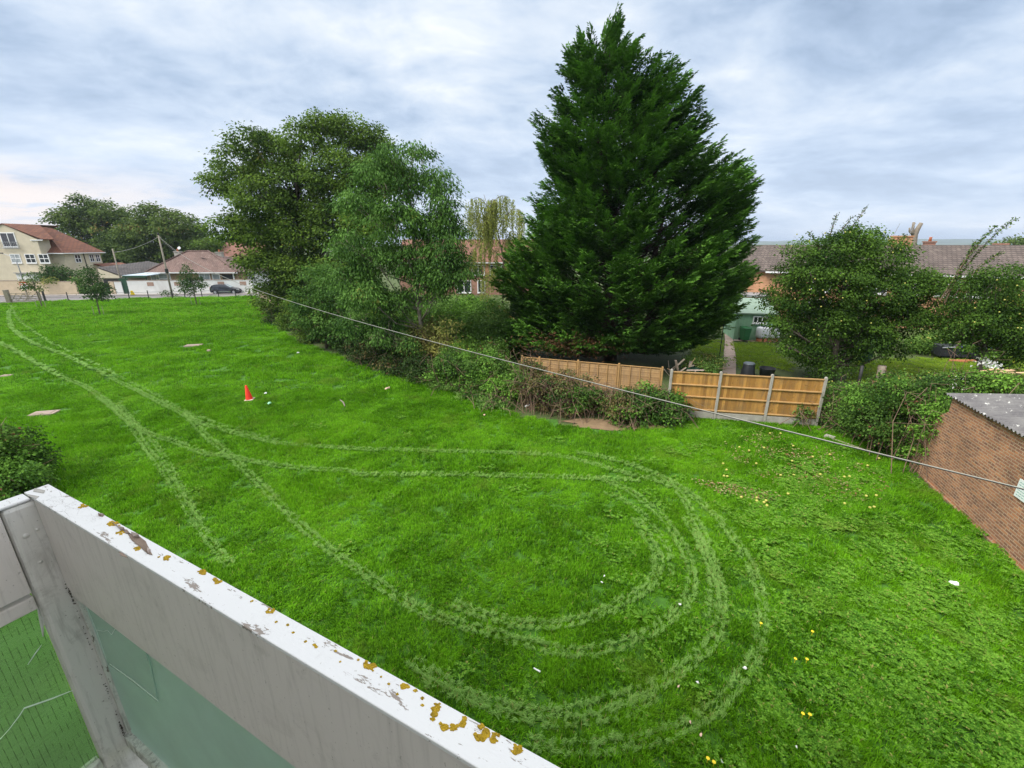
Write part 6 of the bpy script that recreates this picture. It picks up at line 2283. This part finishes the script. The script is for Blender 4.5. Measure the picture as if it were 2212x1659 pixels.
# pale verge flashing
MB().box(-.22, -.1, GH + .02, -.155, GW + .1, GH + .06).build('verge', CONC, e) if False else None
MB().tube([(4.2, -.03, 2.35), (6.5, -.03, 2.42), (8.4, -.03, 2.36)], .012, 6).build('wall_cable', BLACK, e)
MB().prism([(-1.15, -.1), (-.003, -.1), (-.003, 2.45), (-.6, 2.0), (-1.15, 1.1)], 'y', .0, .22).build('end_wall', BRICK_GARAGE, e)
# sign
sg = MB()
sg.add([(0, 0, 0), (.62, 0, 0), (.62, 0, .46), (0, 0, .46), (0, .02, 0), (.62, .02, 0), (.62, .02, .46), (0, .02, .46)], [(0, 1, 2, 3), (7, 6, 5, 4), (0, 4, 5, 1), (1, 5, 6, 2), (2, 6, 7, 3), (3, 7, 4, 0)])
so = sg.build('wall_sign', plain("sign_face", (.70, .76, .74), .5, .05, 3))
tag(so, 'pale rectangular notice fixed to the brick garage wall', 'sign')
so.location = C0 + Matrix.Rotation(rz, 3, 'Z') @ Vector((3.42, -.03, 1.50))
so.rotation_euler = (0, 0, rz)
ln = MB()
for i in range(6):
    x0 = .05
    z = .4 - i * .065
    for k in range(6):
        w_ = R.uniform(.04, .09)
        if x0 + w_ < .58:
            ln.box(x0, -.003, z - .018, x0 + w_, -.001, z)
        x0 += w_ + .02
ln.build('small_print', plain("print_green", (.25, .42, .38), .6, .05, 3), so)
# bricks lying on the grass edge
a_, b_ = G(1798, 948, .05), G(1868, 972, .05)
tag(MB().tube([a_, b_], [.035, .03], 6).build('fallen_rail', LAVEND), 'pink weathered rail lying at the foot of the bramble bank', 'board')
a_, b_ = G(1782, 942, .04), G(1802, 948, .04)
d_ = (b_ - a_); s_ = Vector((-d_.y, d_.x, 0)).normalized() * .12
tag(MB().add([a_ - s_, a_ + s_, b_ + s_, b_ - s_, a_ - s_ + Vector((0, 0, .07)), a_ + s_ + Vector((0, 0, .07)), b_ + s_ + Vector((0, 0, .07)), b_ - s_ + Vector((0, 0, .07))], [(0, 3, 2, 1), (4, 5, 6, 7), (0, 1, 5, 4), (1, 2, 6, 5), (2, 3, 7, 6), (3, 0, 4, 7)]).build('kerb_stone', CONC), 'grey kerb stone lying on the grass beside the fallen rail', 'stone')

# ================================================================== BALCONY (foreground)
def paint(name, base, flake, dirt, amount=.60, cracks=True, grain='x', dirty=0.0):
    m, h, bs, out = new_mat(name)
    tc = h.n('ShaderNodeTexCoord')
    x, y, z = h.sep(tc.outputs['Object'])
    st = h.comb(h.m('MULTIPLY', x, 1.0 if grain == 'x' else 4.0), h.m('MULTIPLY', y, 4.0 if grain == 'x' else 1.0), z)
    n = h.noise(st, 9.0, 8, .7, .3)
    n2 = h.noise(st, 45.0, 4, .7, .2)
    n3 = h.noise(tc.outputs['Object'], 3.0, 5, .6)
    c = h.mix(h.ramp(n3, [(.35, 0), (.75, .35)]), base, tuple(t * .86 for t in base))
    fl = h.m('ADD', h.m('MULTIPLY', n, .7), h.m('MULTIPLY', n2, .3))
    mask = h.ramp(fl, [(amount, 0.0), (amount + .012, 1.0)])
    c = h.mix(mask, c, flake)
    if cracks:
        vo = h.n('ShaderNodeTexVoronoi', feature='DISTANCE_TO_EDGE')
        vo.inputs['Scale'].default_value = 22
        h.l(h.comb(x, h.m('MULTIPLY', y, 2.2), h.m('MULTIPLY', n2, .12)), vo.inputs['Vector'])
        cr = h.m('MULTIPLY', h.ramp(vo.outputs['Distance'], [(0.0, 1.0), (.028, 0.0)]), h.ramp(n3, [(.52, 0), (.6, .8)]))
        c = h.mix(cr, c, (.22, .20, .18))
    dn = h.noise(tc.outputs['Object'], 14.0, 6, .75, .5)
    c = h.mix(h.ramp(dn, [(.58, 0), (.78, .45)]), c, dirt)
    if dirty:
        # rain streaks and green-black grime running down the face
        sk = h.noise(h.comb(h.m('MULTIPLY', x, 60.0), h.m('MULTIPLY', y, 60.0), h.m('MULTIPLY', z, 5.0)), 1.0, 5, .65, .4)
        c = h.mix(h.ramp(sk, [(.50, 0), (.72, dirty)]), c, tuple(t * .62 for t in dirt))
        bl2 = h.noise(tc.outputs['Object'], 7.0, 7, .75, .8)
        c = h.mix(h.ramp(bl2, [(.52, 0), (.70, dirty)]), c, dirt)
    sp = h.noise(tc.outputs['Object'], 120.0, 2, .5)
    c = h.mix(h.ramp(sp, [(.70, 0), (.73, .55)]), c, dirt)
    h.l(c, bs.inputs['Base Color'])
    bs.inputs['Roughness'].default_value = .55
    bp = h.n('ShaderNodeBump', i={'Strength': .35, 'Distance': .002}, invert=True)
    h.l(h.m('ADD', mask, h.m('MULTIPLY', n2, .5)), bp.inputs['Height'])
    h.l(bp.outputs[0], bs.inputs['Normal'])
    return m


CAP = paint("flaking_white_paint", (.80, .80, .80), (.30, .255, .22), (.45, .43, .40), .575)
BOARD = paint("grey_white_paint", (.74, .69, .655), (.45, .41, .38), (.30, .27, .24), .74, cracks=False, dirty=.22)
POSTP = paint("dirty_white_paint", (.72, .70, .665), (.33, .30, .27), (.17, .145, .12), .70, cracks=False, grain='y', dirty=.38)
BEAD = paint("mossy_white_bead", (.66, .67, .62), (.16, .14, .11), (.12, .12, .09), .58, cracks=False, dirty=.8)
DIRT = plain("grime", (.06, .05, .04), 1.0, .4, 30)
WOODB = plain("bare_wood", (.27, .20, .155), .9, .3, 14, bump=.5)
CURL = plain("curled_paint", (.42, .34, .30), .7, .2, 20)
LICH = plain("lichen_yellow", (.78, .50, .03), .95, .35, 60, bump=1.0)

RZ = -math.atan2(.456, .890)
OX, OY = -1.320, 1.100
bal = empty('balcony', 'white painted timber balcony rail with glazed panels in the foreground', 'balcony', (OX, OY, 0), RZ)
ca, sa = cos(RZ), sin(RZ)
ZT = CAM_H - .65


def loc2(v):
    x, y = v.x - OX, v.y - OY
    return Vector((x * ca + y * sa, -x * sa + y * ca, v.z))


cap = MB().box(0, -.05, ZT - .008, 4.6, 0, ZT).build('top_rail', CAP, bal, bevel=.0015)
MB().box(0, -1.42, ZT - .010, .05, -.0525, ZT - .001).build('top_rail', CAP, bal, bevel=.004)
MB().box(.052, -.0488, ZT - .305, 4.58, -.004, ZT - .0085).build('fascia_board', BOARD, bal, bevel=.003)
MB().box(.004, -1.4, ZT - .27, .0485, -.113, ZT - .0105).build('fascia_board', BOARD, bal, bevel=.003)
MB().box(.052, -.0455, ZT - .335, 4.58, -.028, ZT - .3075).build('glazing_bead', BOARD, bal, bevel=.002)
MB().box(.016, -1.4, ZT - .325, .047, -.113, ZT - .283).build('glazing_bead', BOARD, bal, bevel=.003)
MB().box(.006, -.110, 5.62, .0515, -.006, ZT - .0105).build('corner_post', POSTP, bal, bevel=.012)
MB().box(.0515, -.040, 5.85, .066, -.026, ZT - .337).build('glazing_bead', BEAD, bal, bevel=.002)
MB().box(.052, -.050, 5.79, 4.58, -.012, 5.835).build('bottom_rail', BEAD, bal, bevel=.004)
MB().box(.012, -1.4, 5.775, .05, -.113, 5.81).build('bottom_rail', BEAD, bal, bevel=.004)
# joint between the rails, grime in the corners
gr = MB()
rr = random.Random(5)
for i in range(150):
    z = rr.choice([rr.uniform(ZT - .36, ZT - .28), rr.uniform(5.84, 5.90), rr.uniform(5.9, ZT - .3)])
    x, y = .052 + abs(rr.gauss(0, .006)), -.046 - abs(rr.gauss(0, .002))
    s = rr.uniform(.0006, .0024)
    gr.lathe([(s * .3, -s * .6), (s, 0), (s * .3, s * .6)], 5, (x, y, z))
gr.build('grime', DIRT, bal)
# bolt heads on the corner post and its cap notch
for y, z in ((-.085, ZT - .10), (-.062, ZT - .095)):
    b_ = MB().tube([(.050, y, z), (.0545, y, z)], .007 if y < -.07 else .004, 12).build('bolt', POSTP, bal, smooth=True)
MB().tube([(.050, -.078, ZT - .19), (.054, -.078, ZT - .19)], .005, 10).build('bolt', POSTP, bal, smooth=True)

# glass panes
def glass_mat(name, col, rough, trans, wired=False):
    m, h, bs, out = new_mat(name)
    tc = h.n('ShaderNodeTexCoord')
    x, y, z = h.sep(tc.outputs['Object'])
    bs.inputs['Roughness'].default_value = rough
    bs.inputs['Transmission Weight'].default_value = trans
    bs.inputs['IOR'].default_value = 1.12
    c = col
    n = h.noise(tc.outputs['Object'], 6, 5, .6)
    c = h.mix(h.ramp(n, [(.35, 0), (.7, .5)]), col, tuple(t * .75 for t in col))
    if wired:
        a = h.m('FRACT', h.m('MULTIPLY', y, 75.0))
        b_ = h.m('FRACT', h.m('MULTIPLY', z, 75.0))
        w_ = h.m('MULTIPLY', h.m('LESS_THAN', a, .10), h.m('GREATER_THAN', h.noise(tc.outputs['Object'], 45, 3, .6), .5))
        w_ = h.m('MAXIMUM', w_, h.m('MULTIPLY', h.m('LESS_THAN', b_, .07), h.m('GREATER_THAN', h.noise(tc.outputs['Object'], 38, 3, .6), .54)))
        c = h.mix(h.m('MULTIPLY', w_, .6), c, (.03, .08, .03))
        dn = h.noise(tc.outputs['Object'], 60, 3, .6)
        c = h.mix(h.ramp(dn, [(.66, 0), (.70, .5)]), c, (.45, .55, .38))
    h.l(c, bs.inputs['Base Color'])
    bp = h.n('ShaderNodeBump', i={'Strength': .3, 'Distance': .003})
    h.l(h.noise(tc.outputs['Object'], 55 if wired else 8, 3, .6), bp.inputs['Height'])
    h.l(bp.outputs[0], bs.inputs['Normal'])
    return m


FROST = glass_mat("frosted_green_glass", (.66, .84, .76), .40, .50)
WIRED = glass_mat("wired_glass", (.70, .90, .62), .22, .8, True)
MB().box(.060, -.030, 5.832, 4.5, -.024, ZT - .308).build('glass_pane', FROST, bal)
lp = MB().box(.026, -1.39, 5.808, .032, -.114, ZT - .284).build('glass_pane', WIRED, bal)


def on_long(px, py, y=-.0305):
    a, b_, c = ray(px, py)
    n = .456 * a + .890 * b_
    cy = loc2(Vector((0, 0, 0))).y
    t = (y - cy) / n
    return loc2(Vector((a * t, b_ * t, CAM_H + c * t)))


def on_left(px, py, x=.033):
    a, b_, c = ray(px, py)
    n = .890 * a - .456 * b_
    cx_ = loc2(Vector((0, 0, 0))).x
    t = (x - cx_) / n
    return loc2(Vector((a * t, b_ * t, CAM_H + c * t)))


# loose shard lying against the long pane, torn film at its top
sh = [on_long(*p) for p in ((186, 1296), (262, 1353), (313, 1391), (328, 1439), (344, 1516), (290, 1472), (237, 1434), (214, 1364))]
n = len(sh)
MB().add([tuple(p) for p in sh] + [(p.x, p.y - .0035, p.z) for p in sh], [tuple(range(n)), tuple(range(n, 2 * n))[::-1]] + [(i, (i + 1) % n, n + (i + 1) % n, n + i) for i in range(n)]).build('glass_shard', glass_mat("shard_glass", (.62, .85, .72), .25, .45), bal)
WL = plain("cracked_edge", (.75, .85, .78), .3, .1, 40)
MB().tube([on_long(237, 1434, -.036), on_long(290, 1472, -.036), on_long(344, 1516, -.036)], [.0007, .0012, .0004], 5).build('crack', WL, bal)
MB().tube([on_long(209, 1361, -.036), on_long(224, 1364, -.036), on_long(232, 1361, -.036), on_long(241, 1371, -.036), on_long(249, 1358, -.036)], [.0006] * 5, 5).build('crack', WL, bal)
MB().tube([on_left(158, 1491), on_left(110, 1510), on_left(52, 1530), on_left(42, 1546), on_left(20, 1575), on_left(0, 1597)], [.0012, .0022, .0022, .0014, .001, .001], 5).build('crack', WL, bal)
MB().tube([on_left(90, 1393), on_left(76, 1412), on_left(60, 1436)], [.0008, .0016, .0008], 5).build('crack', WL, bal)
MB().tube([on_left(79, 1297), on_left(90, 1340), on_left(93, 1375)], [.002, .005, .001], 5).build('putty_smear', BEAD, bal)

# lichen patches on the cap
def lichen(px, py, s, ring=False):
    c = loc2(G(px, py, ZT + .001))
    rr = random.Random(int(px * 3 + py))
    m = MB()
    s *= 1.2
    k = max(1, int(14 * (s / .012) ** 1.4))
    for i in range(k):
        a = rr.uniform(0, 2 * pi)
        r = s * (rr.uniform(.7, 1.0) if ring else sqrt(rr.random()) * .75)
        if ring and 1.2 < a < 2.4:
            continue
        cx_, cy_ = c.x + r * cos(a) * 1.35, c.y + r * sin(a)
        q = rr.uniform(.0022, .0055) * (.55 if s < .004 else 1)
        if cy_ > -.0005 - q * .5 or cy_ < -.0495 + q * .5:
            continue
        nn = 11
        out = [(cx_ + q * (1 + .3 * sin(b * 3.9 + i) + rr.uniform(-.18, .18)) * cos(b) * 1.2, cy_ + q * (1 + rr.uniform(-.25, .25)) * sin(b)) for b in [2 * pi * j / nn for j in range(nn)]]
        hz_ = ZT + rr.uniform(.0005, .0011)
        m.add([(x, y, ZT - .0005) for x, y in out] + [(cx_ + (x - cx_) * .86, cy_ + (y - cy_) * .86, hz_) for x, y in out] + [(cx_, cy_, hz_ + .0003)],
              [(j, (j + 1) % nn, nn + (j + 1) % nn, nn + j) for j in range(nn)] + [(nn + j, nn + (j + 1) % nn, 2 * nn) for j in range(nn)])
    if m.v:
        m.build('lichen', LICH, bal)


for px, py, s in [(181, 1092, .010), (248, 1129, .012), (240, 1131, .007), (262, 1150, .008), (300, 1184, .007), (360, 1206, .007), (440, 1235, .007), (447, 1236, .007), (470, 1253, .009), (583, 1318, .0065), (545, 1297, .003),
                  (679, 1395, .003), (672, 1330 + 20, .0035), (803, 1437, .0085), (797, 1433, .006), (878, 1477, .006), (895, 1492, .003), (1040, 1569, .0035), (1052, 1581, .005), (1070, 1591, .006), (1040, 1593, .0035), (1119, 1617, .006)]:
    lichen(px, py, s)
lichen(968, 1542, .0165, True)
for i in range(26):
    t = rr.random()
    px, py = 190 + t * 950 + rr.uniform(-20, 20), 1108 + t * 530 + rr.uniform(-12, 18)
    lichen(px, py, .0022)
# bare split wood where the paint has lifted
def scrap(pts, mat, name, h0=.0006, lift=0.0):
    g = [loc2(G(px, py, ZT)) for px, py in pts]
    n = len(g)
    m = MB()
    m.add([(p.x, p.y, ZT + h0) for p in g] + [(p.x, p.y, ZT + h0 + .0008 + lift * (i % 3)) for i, p in enumerate(g)], [tuple(range(n))[::-1], tuple(range(n, 2 * n))] + [(i, (i + 1) % n, n + (i + 1) % n, n + i) for i in range(n)])
    m.build(name, mat, bal)


scrap([(275, 1152), (297, 1156), (315, 1170), (322, 1185), (330, 1200), (318, 1196), (300, 1180), (285, 1168)], WOODB, 'bare_wood')
scrap([(262, 1143), (275, 1145), (283, 1155), (272, 1153)], WOODB, 'bare_wood')
scrap([(212, 1110), (226, 1112), (222, 1117), (213, 1115)], WOODB, 'bare_wood')
scrap([(283, 1150), (300, 1158), (302, 1163), (288, 1161)], CURL, 'paint_curl', .002, .004)
scrap([(212, 1110), (224, 1113), (220, 1116)], CURL, 'paint_curl', .002, .003)
scrap([(240, 1128), (255, 1139), (270, 1146), (262, 1147)], CURL, 'paint_curl', .002, .003)
scrap([(318, 1183), (326, 1190), (320, 1197)], CURL, 'paint_curl', .001, .003)
scrap([(256, 1192), (268, 1197), (277, 1206), (262, 1201)], WOODB, 'bare_wood')
for pts in ([(60, 1068), (85, 1073), (78, 1078), (60, 1072)], [(75, 1055), (98, 1060), (95, 1066), (72, 1062)]):
    scrap(pts, plain("weathered_paint", (.42, .40, .37), .9, .2, 40), 'worn_paint')

# the block of flats the balcony belongs to
bl_ = empty('flats', 'block of flats behind the camera that carries the balcony', 'building', (OX, OY, 0), RZ)
RENDER = plain("flats_render", (.62, .60, .57), .9, .1, 1.0)
MB().box(-8, -7.5, 0, 24, -1.5, 11.5).build('wall', RENDER, bl_)
MB().box(-.0, -1.497, 5.50, 4.6, -.0, 5.64).build('balcony_floor', CONC, bl_)
MB().box(5.6, -1.53, 5.6, 8.4, -1.503, 8.0).build('window', WINDOW, bl_)

# ------------------------------------------------------------------ air: faint haze over the far land
hz = bpy.data.materials.new("haze_air")
hz.use_nodes = True
hz.node_tree.nodes.clear()
hh = NT(hz.node_tree)
pv = hh.n('ShaderNodeVolumePrincipled', i={'Color': (0.72, 0.83, 1.0, 1), 'Density': 0.00017, 'Anisotropy': 0.2})
oo = hh.n('ShaderNodeOutputMaterial')
hh.l(pv.outputs[0], oo.inputs['Volume'])
hb = MB().box(-6500, -500, -1.5, 6500, 9100, 90).build('haze', hz)
hb['kind'] = 'stuff'
